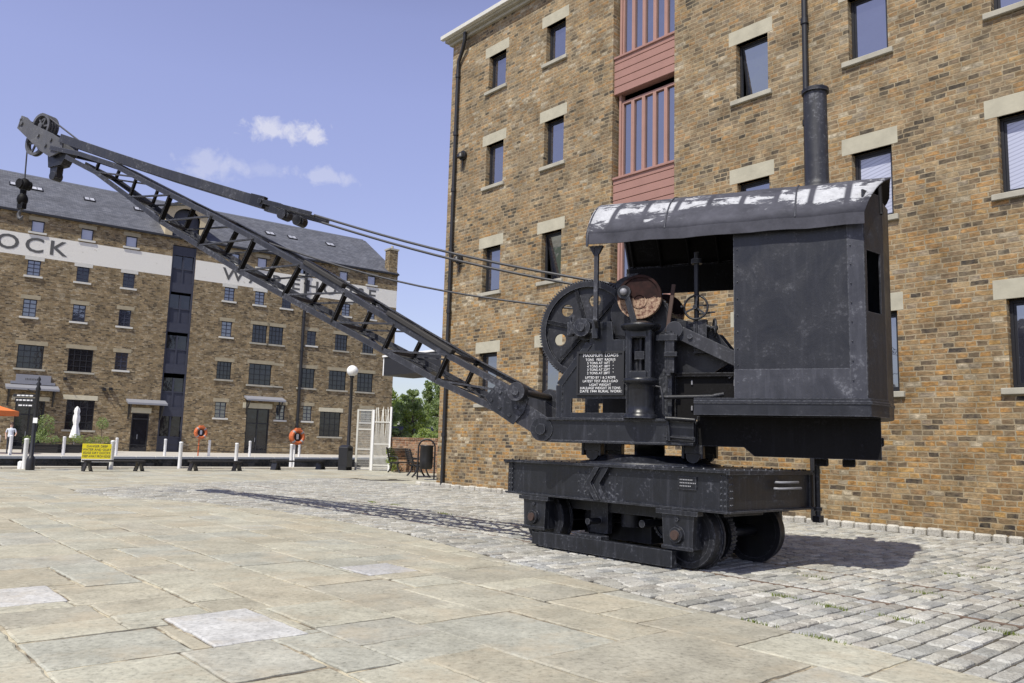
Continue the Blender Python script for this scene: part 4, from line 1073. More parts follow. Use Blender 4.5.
k = MB(); k.bar((-.44,.55,3.44),(-.37,.62,2.78), .05, .03, (0,1,0), 0); k.cyl((-.37,.56,2.76),(-.37,.68,2.76),.06,14,mat=1); part(k, 'control_lever', [M_rust, P_dull])
k = MB(); k.bar((-.42,.58,2.86),(-2.2,.58,1.96), .07, .17, (0,0,1)); k.cyl((-.47,.52,2.84),(-.47,.66,2.84),.105,20); k.cyl((-.66,.60,2.75),(-.66,.64,2.75),.03,10); part(k, 'brake_beam', P_boom)
def handwheel(c, axis, R_, parent, name='hand_wheel'):
    k = MB(); c = Vector(c); d = Vector(axis).normalized(); a = Vector((0,0,1)) if abs(d.z) < .9 else Vector((1,0,0)); x = d.cross(a).normalized(); y = d.cross(x)
    k.tube([c+(x*math.cos(2*PI*i/28)+y*math.sin(2*PI*i/28))*R_ for i in range(29)], .014, 8)
    for i in range(3): an = 2*PI*i/3+.4; k.bar(c, c+(x*math.cos(an)+y*math.sin(an))*R_, .02, .02, d)
    k.cyl(c-d*.04, c+d*.05, .028, 10); k.tube([c+y*R_*0+x*R_, c+x*R_+d*.12], .012, 6)
    return part(k, name, P_dull, 0)
handwheel((-.72,.55,3.13), (0.1,1,0), .15, CR)
handwheel((-.95,.55,2.86), (1,.35,0), .11, CR)
k = MB(); k.cyl((-.72,.50,2.6),(-.72,.50,3.85),.032,10); k.cyl((-.72,.5,3.70),(-.72,.5,3.76),.07,10); k.cyl((-.93,.5,2.86),(-.72,.5,2.95),.022,8); k.box((-.85,.44,2.55),(-.68,.52,2.98)); k.tube([(-.72,.5,3.05),(-.95,.5,3.07)],.014,6); k.tube([(-.72,.5,3.16),(-.98,.5,3.16)],.012,6); part(k, 'control_column', P_dull)
k = MB(); k.box((-.46,.50,1.72),(-1.30,.54,2.29)); k.box((-.46,.54,2.25),(-1.3,.60,2.30)); k.box((-.44,.54,1.72),(-.48,.60,2.30)); k.box((-.42,-.5,1.72),(-.46,.5,2.2)); part(k, 'firebox_guard', P_shaded)
k = MB()
for z in (2.18, 1.86):
    k.box((-.66,.541,z-.03),(-.68,.56,z+.03)); k.box((-1.18,.541,z-.05),(-1.20,.57,z+.05)); k.tube([(-1.12,.56,z+.05),(-1.18,.56,z+.09),(-1.2,.56,z)], .012, 6)
part(k, 'guard_latch', M_ropel)
k = MB(); k.tube([(-.42,.90,1.72),(-.62,.90,1.71),(-.78,.90,1.70)], .025, 8); k.box((-.42,.80,1.44),(-.76,.83,1.50)); k.tube([(-.43,.86,1.46),(-.43,.86,1.70)],.014,6); k.tube([(-.40,.84,1.50),(-.76,.9,1.47)],.016,6); part(k, 'foot_step', P_dull)
# platform and cab
def plan(off=0.0):
    h = [(-1.24,.90),(-2.50,.90),(-2.66,.885),(-2.86,.52),(-2.93,.15)]
    return h
PLN = [(-.77,.96),(-2.52,.96),(-2.70,.935),(-2.89,.56),(-2.95,.15)]
k = MB(); pp = PLN + [(x, -y) for x, y in PLN[::-1]]
k.prism(pp, lambda a, b, t: (a, b, t), 1.765, 1.965); k.prism([(x-.012 if x < -2 else x, y*1.014) for x, y in pp], lambda a, b, t: (a, b, t), 1.90, 1.93); part(k, 'cab_platform', P_panel, .008)
def wallseg(k, a, b, z0, z1, t=.02, mat=0):
    k.bar((a[0],a[1],(z0+z1)/2),(b[0],b[1],(z0+z1)/2), t, z1-z0, (0,0,1), mat)
k = MB(); wallseg(k, (-1.24,.90), (-2.50,.90), 2.20, 3.99); wallseg(k, (-1.24,.906), (-2.50,.906), 1.875, 2.30, .02, 1)
for i in range(10): rivet(k, -1.28, .912, 1.95+i*.2, (0,1,0), .010)
k.bar((-1.26,.88,1.88),(-1.26,.88,3.98), .05, .04, (0,1,0))
part(k, 'cab_side_panel', [P_panel, P_strip], 0)
k = MB(); wallseg(k, (-2.50,.9005), (-2.67,.880), 1.875, 3.99, .022)
for i in range(9): rivet(k, -2.53, .914, 1.95+i*.22, (0,1,0), .009)
part(k, 'corner_plate', P_strip, 0)
k = MB(); A, B_ = (-2.67,.880), (-2.87,.50)
def lerp(t): return (A[0]+(B_[0]-A[0])*t, A[1]+(B_[1]-A[1])*t)
wallseg(k, A, B_, 1.875, 2.95); wallseg(k, A, B_, 3.66, 4.36); wallseg(k, A, lerp(.10), 2.95, 3.66); wallseg(k, lerp(.82), B_, 2.95, 3.66)
P1 = B_
for q in ((-2.94,.15),(-2.94,-.15),(-2.87,-.50),(-2.67,-.880)):
    wallseg(k, P1, q, 1.875, 4.3); P1 = q
wallseg(k, (-2.67,-.88), (-1.24,-.9), 1.875, 3.99)
part(k, 'cab_rear', P_panel, 0)
k = MB(); wallseg(k, (.60,-.93), (-1.24,-.93), 3.62, 4.02); part(k, 'far_side_panel', P_shaded, 0)
k = MB(); k.lathe([(.58,1.97),(.58,3.55),(.50,3.75),(.25,3.95),(.15,4.05),(.15,4.6)], (-2.10,0,0), 32); part(k, 'boiler', P_shaded, 0)
k = MB(); k.lathe([(.20,4.64),(.20,4.70),(.152,4.72),(.145,4.8),(.140,5.98)], (-2.15,0,0), 28)
CHM = part(k, 'chimney', P_boom, 0)
k = MB(); k.ring((-2.15,0,5.99),(0,0,1),.115,.168,.05,28); k.cyl((-2.15,0,5.9),(-2.15,0,5.905),.13,20); part(k, 'chimney_rim', P_dull, 0, CHM)
# arched roof
k = MB(); prof = []
for i in range(25):
    t = -1 + 2*i/24; v = math.copysign(abs(t), t)
    an = rad(-64.5 + 129*i/24); v = 1.108*math.sin(an); z = 4.70 - 1.108*(1-math.cos(an))
    prof.append((v, z))
prof = [(-1.005,3.925)] + [(-1.005,4.06)] + prof[1:-1] + [(1.005,4.06),(1.005,3.925)]
def rear(v): 
    a = abs(v); return -2.99 if a < .45 else -2.99 + (a-.45)/.55*.30
NU = 16; vs = []; fs = []
for (v, z) in prof:
    for j in range(NU+1):
        u = .60 + (rear(v)-.60)*j/NU
        sag = .012*noise.noise((u*2.1, v*2.3, 3)) + .008*math.sin(u*8+v*3)*(abs(v) > .9)
        vs.append((u, v, z+sag))
npf = len(prof)
for i in range(npf-1):
    for j in range(NU):
        a = i*(NU+1)+j; fs.append((a+NU+1, a+NU+2, a+1, a))
k.add(vs[:2*(NU+1)], fs[:NU], 0, False); k.add(vs[(npf-2)*(NU+1):], fs[:NU], 0, False)
k.add(vs[(NU+1):-(NU+1)], fs[:-2*NU], 0, True)
RO = part(k, 'cab_roof', [P_roof, P_shaded], 0); sol = RO.modifiers.new('thickness', 'SOLIDIFY'); sol.thickness = .018; sol.offset = -1; sol.material_offset = 1; sol.material_offset_rim = 0
k = MB()
for u in (-.42, -1.95):
    k.tube([(u, v, z+.004) for v, z in prof[1:-1]], .011, 6)
for u in (.58,): k.tube([(u, v, z-.02) for v, z in prof], .018, 6)
part(k, 'roof_seam', P_strip, 0, RO)
k = MB()
for i in range(9): 
    u = .5-i*.42; k.tube([(u, v*.97, z-.04) for v, z in prof[1:-1]], .02, 6)
part(k, 'roof_rib', P_shaded, 0, RO)
for x, y in ((.49,.88),(.49,-.88)):
    k = MB(); k.bar((x,y,2.95 if y > 0 else 1.7),(x,y,3.93), .055, .06, (0,1,0)); k.prism([(x+.03,3.93),(x+.10,3.93),(x+.03,3.80)], lambda a, b, t: (a, t, b), y-.03, y+.03); k.prism([(x-.03,3.93),(x-.09,3.93),(x-.03,3.82)], lambda a, b, t: (a, t, b), y-.03, y+.03)
    if y > 0: k.bar((x,y,2.97),(x+.05,.66,2.90),.05,.06)
    part(k, 'roof_post', P_boom)
# --- the jib
up = [(12.27,7.02),(11.33,6.76),(10.34,6.41),(9.68,6.09),(8.74,5.64),(7.66,5.14),(6.67,4.65),(5.65,4.13),(4.72,3.62),(3.76,3.09),(2.84,2.60),(1.75,2.06)]
lo = [(11.75,6.76),(10.85,6.34),(9.82,5.72),(8.94,5.17),(7.94,4.64),(6.95,4.12),(5.96,3.65),(4.94,3.16),(3.96,2.70),(3.01,2.24),(1.95,1.80)]
def jw(u): return .55 - (u-1.25)*.35/11.05
P3 = lambda q, sy: Vector((q[0], sy*jw(q[0]), q[1]))
k = MB()
for sy in (-1, 1):
    for ch, h_ in ((up, .085), (lo, .085)):
        for a, b in zip(ch[:-1], ch[1:]):
            d = (P3(b, sy)-P3(a, sy)).normalized()*.006
            k.bar(P3(a, sy)-d, P3(b, sy)+d, .022, h_); 
            off = Vector((0,-sy*.045,h_/2 if ch is up else -h_/2))
            k.bar(P3(a, sy)+off-d, P3(b, sy)+off+d, .10, .014)
    # heel plates down to the pivot
    k.prism([(1.95,2.14),(2.15,1.88),(1.30,1.42),(1.14,1.50),(1.16,1.66)], lambda a, b, t: (a, sy*t, b), .505, .535)
BM = part(k, 'jib', P_boom, 0)
def brace(a, b, w_, h_, upv=(0,0,1), mt=None):
    k = MB(); k.bar(a, b, w_, h_, upv); part(k, 'brace', mt or P_boom, 0, BM)
mid1 = (10.75, 6.56)
for sy in (-1, 1):
    for i in range(1, 10):
        top = mid1 if i == 1 else up[i+1]
        brace(P3(lo[i], sy*.93), P3(top, sy*.93), .035, .10 if i > 2 else .055, (0,1,0), P_shaded)  # posts take the darker black, their shade put into the colour
        if i < 10: brace(P3(lo[i], sy*.98), P3(up[min(i+2, 11)], sy*.98), .025, .045, (0,1,0))
for i in range(1, 10):
    brace(P3(lo[i], 1), P3(lo[i], -1), .06, .06)
    brace(P3(up[i+1], 1), P3(up[i+1], -1), .06, .06)
for i in range(2, 10):
    for s_ in (-1, 1):
        brace(P3(lo[i], s_)+Vector((0,0,.012*s_)), P3(lo[min(i+1,10)], -s_)+Vector((0,0,.012*s_)), .045, .018)
        if i < 9: brace(P3(up[i+1], s_)+Vector((0,0,.012*s_)), P3(up[i+2], -s_)+Vector((0,0,.012*s_)), .04, .018)
for a, b in ((3.9,2.75),(5.55,4.75)):
    za = 4.13+(5.65-a)*-.545+.07; zb = 4.13+(5.65-b)*-.545+.07
    for sy in (1,):
        k = MB(); k.bar((a,sy*jw(a)*.95,za+.02),(b,sy*jw(b)*.95,zb+.02),.12,.07); part(k, 'rubbing_board', M_wood, .01, BM)
for sy in (-1, 1):
    k = MB()
    k.prism([(2.02,2.16),(1.52,1.99),(1.60,1.78),(1.75,1.62),(2.05,1.80),(2.18,2.0)], lambda a, b, t: (a, sy*t, b), .54, .565)
    for x, z in ((1.95,2.06),(1.80,1.75),(1.95,1.85),(2.08,1.95),(1.70,1.85)): k.cyl((x,sy*.565,z),(x,sy*.585,z),.022,8)
    part(k, 'gusset_plate', P_black, .004, BM)
k = MB(); k.cyl((1.66,-.66,2.06),(1.66,.66,2.06),.05,12)
for sy in (-1, 1): k.cyl((1.66,sy*.55,2.06),(1.66,sy*.70,2.06),.125,24); k.cyl((1.66,sy*.70,2.06),(1.66,sy*.73,2.06),.05,12)
part(k, 'guide_roller', P_boom, 0, BM)
# jib head
k = MB()
for sy in (-1, 1):
    k.prism([(13.40,7.60),(13.30,7.86),(13.14,7.80),(12.92,7.62),(12.30,7.34),(11.95,7.14),(11.95,6.92),(12.30,6.84),(12.62,7.02),(13.05,7.34)], lambda a, b, t: (a, sy*t, b), .15, .18)
    for x, z in ((13.25,7.68),(12.7,7.35),(12.45,7.1),(12.3,7.2)): k.cyl((x,sy*.18,z),(x,sy*.21,z),.04,8)
k.bar((13.30,-.18,7.70),(13.30,.18,7.70),.10,.20,(0,0,1)); part(k, 'head_plate', P_head, .004, BM)
def sheave(x, y, z, R_):
    k = MB(); k.ring((x,y-.035,z),(0,1,0),R_*.80,R_,.025,36); k.ring((x,y+.035,z),(0,1,0),R_*.80,R_,.025,36); k.ring((x,y,z),(0,1,0),R_*.78,R_*.9,.05,36); k.cyl((x,y-.06,z),(x,y+.06,z),.06,14)
    for i in range(6): an = PI*i/3; k.bar((x,y,z),(x+R_*.82*math.cos(an),y,z+R_*.82*math.sin(an)),.035,.03,(0,1,0))
    part(k, 'sheave', P_head, 0, BM)
sheave(12.80,.05,7.60,.27); sheave(12.80,-.08,7.60,.27); sheave(13.0,-.0,7.30,.29)
k = MB(); k.prism([(12.48,6.98),(11.85,6.92),(12.05,6.68),(12.42,6.66)], lambda a, b, t: (a, t, b), -.10, .10); k.prism([(12.40,6.70),(12.18,6.70),(12.20,6.44),(12.38,6.44)], lambda a, b, t: (a, t, b), -.07, .07); k.cyl((12.29,-.09,6.48),(12.29,.09,6.48),.09,12); part(k, 'head_bracket', P_dull, .004, BM)
# tie bars and ropes
for sy in (-1, 1):
    k = MB(); tp = [(12.0,7.19),(10.5,6.64),(9.16,6.16),(6.78,5.36)]
    for a, b in zip(tp[:-1], tp[1:]): k.bar((a[0],sy*.2,a[1]),(b[0],sy*.2,b[1]),.035,.17)
    TB = part(k, 'tie_bar', P_boom, .004)
    k = MB(); k.bar((6.95,sy*.2,5.41),(6.65,sy*.2,5.32),.09,.20); k.bar((6.75,sy*.16,5.33),(5.62,sy*.16,4.98),.02,.07); k.bar((6.75,sy*.24,5.36),(5.62,sy*.24,5.02),.02,.07); k.cyl((6.2,sy*.10,5.06),(6.2,sy*.3,5.06),.09,14); k.bar((6.5,sy*.2,5.2),(6.1,sy*.2,5.02),.1,.1); k.cyl((6.7,sy*.12,5.34),(6.7,sy*.28,5.34),.045,10)
    part(k, 'shackle', P_dull, 0, TB)
for sy in (1,):
    for dz, dd in ((0,.16),(-.07,-.05)):
        k = MB(); pts = []
        for i in range(13):
            t = i/12; u = 5.62+(.30-5.62)*t; z = 5.02+(3.53-5.02)*t + dz - .10*math.sin(PI*t)
            pts.append((u, sy*dd, z))
        k.tube(pts, .021, 6); part(k, 'luffing_rope', M_rope, 0)
k = MB(); pts = [(13.28,0,7.30),(13.24,.01,7.45),(13.05,.03,7.74),(12.83,.05,7.885),(12.55,.05,7.72),(11.4,.05,6.98),(9.5,.04,6.05)]
for i in range(14):
    t = i/13; u = 6.94+(.78-6.94)*t; z = 4.76+(3.235-4.76)*t - .20*math.sin(PI*t); pts.append((u,.02,z))
k.tube(pts, .017, 6); k.tube([(13.28,0,7.30),(13.25,0,6.55)], .016, 6); part(k, 'hoist_rope', M_rope, 0)
k = MB(); k.ball((13.25,0,6.42), .135, 16, 10, 0, (1,.8,1)); k.cyl((13.25,-.12,6.42),(13.25,.12,6.42),.10,18); k.cyl((13.25,0,6.32),(13.25,0,6.2),.06,12); k.ball((13.25,0,6.10),.115,12,8,0,(1,.9,1.2)); k.box((13.17,-.05,5.90),(13.33,.05,6.02)); HB = part(k, 'hook_block', P_shaded, 0)
k = MB(); pts = [(13.25,0,5.98)] + [(13.25+.07*math.sin(a), 0, 5.78+.09*math.cos(a)) for a in [rad(x) for x in (0,40,80,130,180,220,250)]]
k.tube(pts, [.028,.025,.028,.036,.036,.03,.025,.012], 8); part(k, 'hook', P_head, 0, HB)

# ------------------------------------------------------------------ quayside furniture
def place(x, y, az=0, z=0): return frame(x, y, az, z)
# white mooring posts
def post(x, y, hgt, label, group, r=.075, z=0.0):
    t = thing('bollard', label, 'bollard', place(x, y, 0, z), group)
    k = MB(); k.lathe([(r,-.1),(r,hgt-.06),(r*1.08,hgt-.05),(r*1.08,hgt-.02),(r*.5,hgt)], (0,0,0), 14); k.build('shaft', M_white, t)
    k = MB(); k.tube([(r*.9,0,hgt*.72),(r*1.5,0,hgt*.72)], .02, 6); k.tube([(r*.9,0,hgt*.4),(r*1.5,0,hgt*.4)], .02, 6); k.build('chain_eye', M_iron, t)
    return t
near_posts = [(-17.25,28.9,'white near quay bollard right beside the black fingerpost'),(-14.85,30.3,'white near quay bollard at the right edge of the yellow notice'),(-13.47,33.2,'white near quay bollard between the two longer low benches'),(-11.85,35.2,'white near quay bollard at the right end of the middle bench'),(-10.0,37.2,'white near quay bollard directly under the larger lifebuoy')]
for x, y, l in near_posts: post(x, y, 1.08, l, 'white bollards along the near quay')
far_posts = [(-27.3,43.2,'white far quay bollard, leftmost of the close pair'),(-27.05,43.9,'white far quay bollard, right one of the close pair'),(-25.65,46.6,'white far quay bollard in front of the closed white parasol'),(-23.93,49.3,'white far quay bollard between the yellow notice and the narrow black door'),(-21.86,51.4,'white far quay bollard in front of the blue-grey loading doors'),(-20.02,54.0,'white far quay bollard just right of the smaller lifebuoy'),(-18.05,56.3,'white far quay bollard in front of the tall glazed black door'),(-15.33,59.1,'white far quay bollard close behind the larger lifebuoy')]
for x, y, l in far_posts: post(x, y, 1.08, l, 'white bollards along the far quay', .085)
def chain(a, b, h1, label):
    k = MB()
    for h in (h1*.72, h1*.4):
        k.tube([(a[0]+(b[0]-a[0])*i/10, a[1]+(b[1]-a[1])*i/10, h-.12*math.sin(PI*i/10)) for i in range(11)], .018, 5)
    tag(k.build('chain', M_iron), label, 'chain', 'chains between the far bollards')
names = ['the close pair at the left', 'the close pair and the white parasol', 'the white parasol and the narrow black door', 'the narrow black door and the loading doors', 'the loading doors and the smaller lifebuoy', 'the smaller lifebuoy and the glazed door', 'the glazed door and the larger lifebuoy']
for a, b, nme in list(zip(far_posts[:-1], far_posts[1:], names))[1:]: chain(a, b, 1.08, 'double iron chain slung between far bollards, from '+nme)
# low backless benches
def bench(xa, ya, xb, yb, label):
    d = Vector((xb-xa, yb-ya)); L = d.length; az = math.degrees(math.atan2(d.x, d.y)); M = frame((xa+xb)/2, (ya+yb)/2, az)
    t = thing('low_bench', label, 'bench', M, 'low black benches along the quay')
    k = MB()
    for i in range(4): k.box((-L/2-.05,-.2+i*.105,.34),(L/2+.05,-.2+i*.105+.09,.395))
    k.build('seat', M_wood, t, .006)
    for sx in (-1, 1):
        for sy in (-1, 1):
            k = MB(); k.bar((sx*(L/2-.10)+sy*.03,0,.34),(sx*(L/2-.10)+sy*.13,0,.0), .34, .05, (1,0,0)); k.build('leg', M_iron, t)
        k = MB(); k.box((sx*(L/2-.10)-.08,-.18,.29),(sx*(L/2-.10)+.08,.18,.34)); k.build('rail', M_iron, t)
bench(-14.80,28.30,-13.35,29.55,'low black backless bench in front of the yellow notice')
bench(-12.15,30.98,-10.69,32.21,'low black backless bench below the smaller lifebuoy')
bench(-9.9,34.2,-8.34,36.3,'low black backless bench between the larger lifebuoy and the globe lamp')
k = MB(); k.lathe([(.10,-.05),(.10,.22),(.05,.26)], (0,0,0), 12); st = k.build('mooring_stub', M_white, None, 0, place(-17.55,29.2)); tag(st, 'short stubby white mooring stump left of the fingerpost', 'bollard')
# yellow notice
t = thing('notice_board', 'bright yellow notice with dark lettering and a white lower strip above a bench', 'notice', frame(-15.15, 29.75, 233+4, -.08))
k = MB(); k.box((-.48,0,.36),(.48,.03,1.02)); b_ = k.build('board', M_yellow, t, .004)
k = MB(); k.box((-.48,.031,.36),(.48,.036,.47)); k.build('white_strip', M_white, b_)
k = MB()
for i, (tx, z) in enumerate((('DANGER DEEP',.93),('WATER AND QUAY',.81),('EDGE DRY DOCKS',.69),('KEEP AWAY FROM EDGE',.565))):
    k.text(tx, .115, txt(0,.0335,z), 0, .001, 'CENTER', 1.0, .92 if i < 3 else .72)
k.build('lettering', M_letter, b_)
for x in (-.42, .42):
    k = MB(); k.box((x-.03,-.045,0),(x+.03,-.002,1.0)); k.build('post', M_iron, t)
# lifebuoys
def lifebuoy(x, y, hz, R_, label, postmat):
    t = thing('lifebuoy', label, 'lifebuoy', frame(x, y, 233-10), None)
    k = MB(); k.tube([(R_*.78*math.cos(2*PI*i/28), .10, hz+R_*.78*math.sin(2*PI*i/28)) for i in range(29)], R_*.22, 10); rg = k.build('ring', M_orange, t)
    for i in range(4):
        an = PI/4+i*PI/2; c = Vector((R_*.78*math.cos(an), .10, hz+R_*.78*math.sin(an))); d = Vector((-math.sin(an),0,math.cos(an)))
        k = MB(); k.cyl(c-d*.04, c+d*.04, R_*.235, 12); k.build('reflective_band', M_dimw, rg)
    k = MB(); k.cyl((0,-.09,hz),(0,.05,hz), R_*.95, 28, R_*.9); k.box((-R_*.35,-.02,hz+R_*.85),(R_*.35,.16,hz+R_*1.08)); k.build('housing', M_orange, t, .02)
    k = MB(); k.cyl((0,.05,hz),(0,.056,hz), R_*.5, 20); k.build('backing', M_iron, t)
    k = MB(); k.box((-R_*.16,.056,hz-R_*.3),(R_*.16,.075,hz+R_*.35)); k.build('instruction_plate', M_white, t)
    k = MB(); k.cyl((0,-.12,0),(0,-.12,hz), .04, 10); k.build('post', postmat, t)
lifebuoy(-9.75, 37.0, 1.42, .37, 'larger orange lifebuoy in its holder behind a near quay bollard', M_white)
lifebuoy(-20.45, 53.4, 1.55, .44, 'smaller looking orange lifebuoy on an orange post on the far quay', M_orange)
# globe lamp and bin at its foot
t = thing('street_lamp', 'black lamp post topped by a round white globe left of the white gates', 'street lamp', place(-7.3, 36.7))
k = MB(); k.lathe([(.13,0),(.13,.5),(.085,.6),(.075,3.0),(.065,4.15),(.10,4.2),(.11,4.26),(.05,4.3)], (0,0,0), 16); k.cyl((-.18,0,3.95),(.18,0,3.95),.018,8); k.build('post', M_iron, t)
k = MB(); k.ball((0,0,4.5), .255, 24, 16); k.build('globe', M_globe, t)
t = thing('litter_bin', 'square black litter bin standing at the foot of the globe lamp', 'litter bin', place(-7.3, 36.2, 20))
k = MB(); k.prism([(-.22,.14),(.22,.14),(.25,1.02),(.0,1.12),(-.25,1.02)], lambda a, b, t_: (a, t_, b), -.22, .22); bn = k.build('body', M_iron, t, .02)
k = MB(); k.box((-.16,.22,.86),(.16,.232,.98)); k.box((-.16,-.232,.86),(.16,-.22,.98)); k.build('opening', M_dark, bn)
for sx in (-1, 1):
    k = MB(); k.box((sx*.24-.03,-.2,0),(sx*.24+.03,.2,.16)); k.build('foot', M_iron, t)
# fingerpost
t = thing('fingerpost', 'black fingerpost with finial and dark lettered sign arms at the left quay edge', 'signpost', place(-16.5, 28.0, 90))
k = MB(); k.lathe([(.14,0),(.14,.35),(.11,.45),(.07,.5),(.065,2.75),(.09,2.8),(.05,2.9),(.085,2.98),(.03,3.06),(.06,3.14),(.01,3.25)], (0,0,0), 14); k.build('post', M_iron, t)
for i, (z, h_) in enumerate(((2.56,.10),(2.40,.16),(2.22,.12))):
    FM = frame(0, 0, 262)
    k = MB(); k.box((.06,-.02,z-h_/2),(.78-.07*i,.02,z+h_/2)); ar = k.build('sign_arm', M_signb, t, .004, FM)
    k = MB(); x = .14
    random.seed(20+i)
    while x < .68-.07*i:
        l = random.uniform(.05,.12); k.box((x,.021,z-.022),(x+l,.0225,z+.022)); x += l+.03
    k.build('faded_lettering', M_signw, ar)
k = MB(); k.bar((0,0,2.65),(-.30,-.12,2.78),.03,.03); k.build('bracket', M_iron, t)
k = MB(); k.box((-.02,-.085,1.62),(.13,-.07,1.80)); k.build('small_notice', M_white, t)
random.seed(31)
# white gates
t = thing('security_gate', 'tall white steel gate leaf of open panels beside the globe lamp', 'gate', frame(-6.95, 36.84, 90))
k = MB()
for x in (0, .66): k.box((x-.04,-.04,0),(x+.04,.04,2.75))
for z in (.08, .95, 1.85, 2.72): k.box((.04,-.03,z-.03),(.62,.03,z+.03))
k.build('frame', M_offwhite, t)
k = MB()
for i in range(18): k.box((.06+i*.031,-.006,.1),(.066+i*.031,.006,2.7))
for i in range(24): k.box((.04,-.004,.14+i*.11),(.62,.004,.146+i*.11))
k.build('mesh_panel', M_offwhite, t)
t = thing('security_fence', 'white steel fence of close upright bars with curled spikes at the warehouse end', 'fence', frame(-6.24, 36.84, 97))
k = MB(); k.box((-.04,-.05,0),(.05,.05,2.75)); k.box((.78,-.05,0),(.86,.05,2.9)); k.build('post', M_white, t)
k = MB()
for z in (.25, 1.2, 2.2): k.box((.05,-.02,z-.03),(.78,.02,z+.03))
k.build('rail', M_offwhite, t)
k = MB()
for i in range(13):
    x = .08+i*.055; b_ = random.uniform(-.12,.12)
    k.tube([(x,0,.04),(x,.0,1.5),(x+b_*.4,.02,2.2),(x+b_*1.2,.03,2.75+random.uniform(0,.15)),(x+b_*2.6,.05,2.7)], [.017,.017,.015,.012,.006], 6)
k.build('spiked_bar', M_offwhite, t)
# low brick wall behind the seats
a, b = Vector((-5.45, 36.9)), Vector((3.0, 31.6)); d = b-a; az = math.degrees(math.atan2(d.x, d.y))
M = frame(b.x, b.y, az+180)
k = MB(); L = d.length
wall_grid(k, 0, L, 0, 1.42, [], 0); k.box((0,-.25,0),(L,-.002,1.42))
t = thing('garden_wall', 'low red brick wall with brick coping behind the garden bench', 'wall', M)
k.build('brickwork', M_brickred, t)
k = MB(); x = 0
while x < L: k.box((x,-.28,1.42),(x+.105,.03,1.53)); x += .115
k.build('coping', M_brickred, t, .006)
# garden bench with slatted back
def garden_bench(x, y, az, label):
    t = thing('garden_bench', label, 'bench', frame(x, y, az), 'black garden benches by the low wall')
    k = MB()
    for i in range(5): k.box((-.75,.02+i*.10,.42),(.75,.10+i*.10,.455))
    k.build('seat', M_wood, t)
    k = MB()
    for i in range(6):
        z = .55+i*.085; k.box((-.75,-.06-i*.028,z),(.75,-.03-i*.028,z+.065))
    k.build('backrest', M_wood, t)
    for sx in (-1, 1):
        k = MB(); k.tube([(sx*.68,.52,.42),(sx*.68,.42,.36),(sx*.68,.50,.15),(sx*.68,.60,.0)], .035, 8); k.tube([(sx*.68,.10,.40),(sx*.68,.04,.18),(sx*.68,-.10,0)], .035, 8); k.tube([(sx*.68,.5,.41),(sx*.68,.0,.41),(sx*.68,-.06,.5),(sx*.68,-.23,1.08)], .028, 8)
        k.build('leg', M_iron, t)
        k = MB(); k.tube([(sx*.70,-.12,.68),(sx*.70,.2,.70),(sx*.70,.46,.66),(sx*.70,.48,.44)], .022, 8); k.build('armrest', M_iron, t)
garden_bench(-3.75, 31.6, 165, 'black slatted garden bench seen end-on beside the hooped bin')
garden_bench(-4.75, 35.7, 215, 'black garden bench against the low brick wall next to the plant')
# hooped bin
t = thing('hooped_bin', 'black barrel litter bin hung inside a tall hoop at the warehouse corner', 'litter bin', frame(-2.98, 29.3, 90))
k = MB(); pts = [(-.30,0,0),(-.30,0,1.15)] + [(-.30*math.cos(PI*i/12), 0, 1.15+.30*math.sin(PI*i/12)) for i in range(1,12)] + [(.30,0,1.15),(.30,0,0)]
k.tube(pts, .03, 10); k.build('hoop', M_iron, t)
k = MB(); k.lathe([(.19,.38),(.225,.42),(.24,.7),(.235,1.18),(.25,1.2),(.25,1.24),(.20,1.24)], (0,0,0), 24); k.cyl((-.3,0,.8),(.3,0,.8),.02,8); k.build('barrel', M_iron, t)

# ------------------------------------------------------------------ plants, parasols and people across the dock
def leaves(mb, c, rx, ry, rz, n, size, mats=(0,), shell=.5):
    for i in range(n):
        while True:
            p = Vector((random.uniform(-1,1), random.uniform(-1,1), random.uniform(-1,1)))
            if p.length <= 1 and p.length > shell*random.random(): break
        q = Vector((c[0]+p.x*rx, c[1]+p.y*ry, c[2]+p.z*rz)); s_ = size*random.uniform(.6,1.4)
        a = Vector((random.gauss(0,1), random.gauss(0,1), random.gauss(0,1))).normalized(); b = a.orthogonal().normalized(); b.rotate(Matrix.Rotation(random.uniform(0,6.3), 3, a))
        e = a.cross(b)
        mb.add([q-b*s_*.5, q+e*s_*.28, q+b*s_*.5, q-e*s_*.28], [(0,1,2,3)], random.choice(mats))
def planter(x, y, w_, az, label, lf, hgt=.55):
    t = thing('planter', label, 'planter', frame(x, y, az), 'planters in front of the warehouse door')
    k = MB(); k.box((-w_/2,-.22,.0),(w_/2,.22,hgt)); k.box((-w_/2-.03,-.25,hgt-.06),(w_/2+.03,.25,hgt+.0)); k.build('trough', M_wood, t, .01)
    k = MB(); nblob = max(2, int(w_*2.2))
    for i in range(nblob): leaves(k, (-w_/2+w_*(i+.5)/nblob, 0, hgt+.16+random.uniform(0,.2)), .32, .26, .30, 170, .09, lf)
    k.build('foliage', [M_leaf, M_leafd, M_leafy], t)
planter(-29.1, 50.2, 1.9, 233, 'dark planter of low green plants left of the closed white parasol', (0,1))
planter(-28.5, 51.9, 1.7, 233, 'dark planter with yellow-green plants under the closed white parasol', (0,1,2))
planter(-27.75, 53.9, 2.0, 233, 'dark planter brimming with pale trailing plants right of the closed white parasol', (0,2,2))
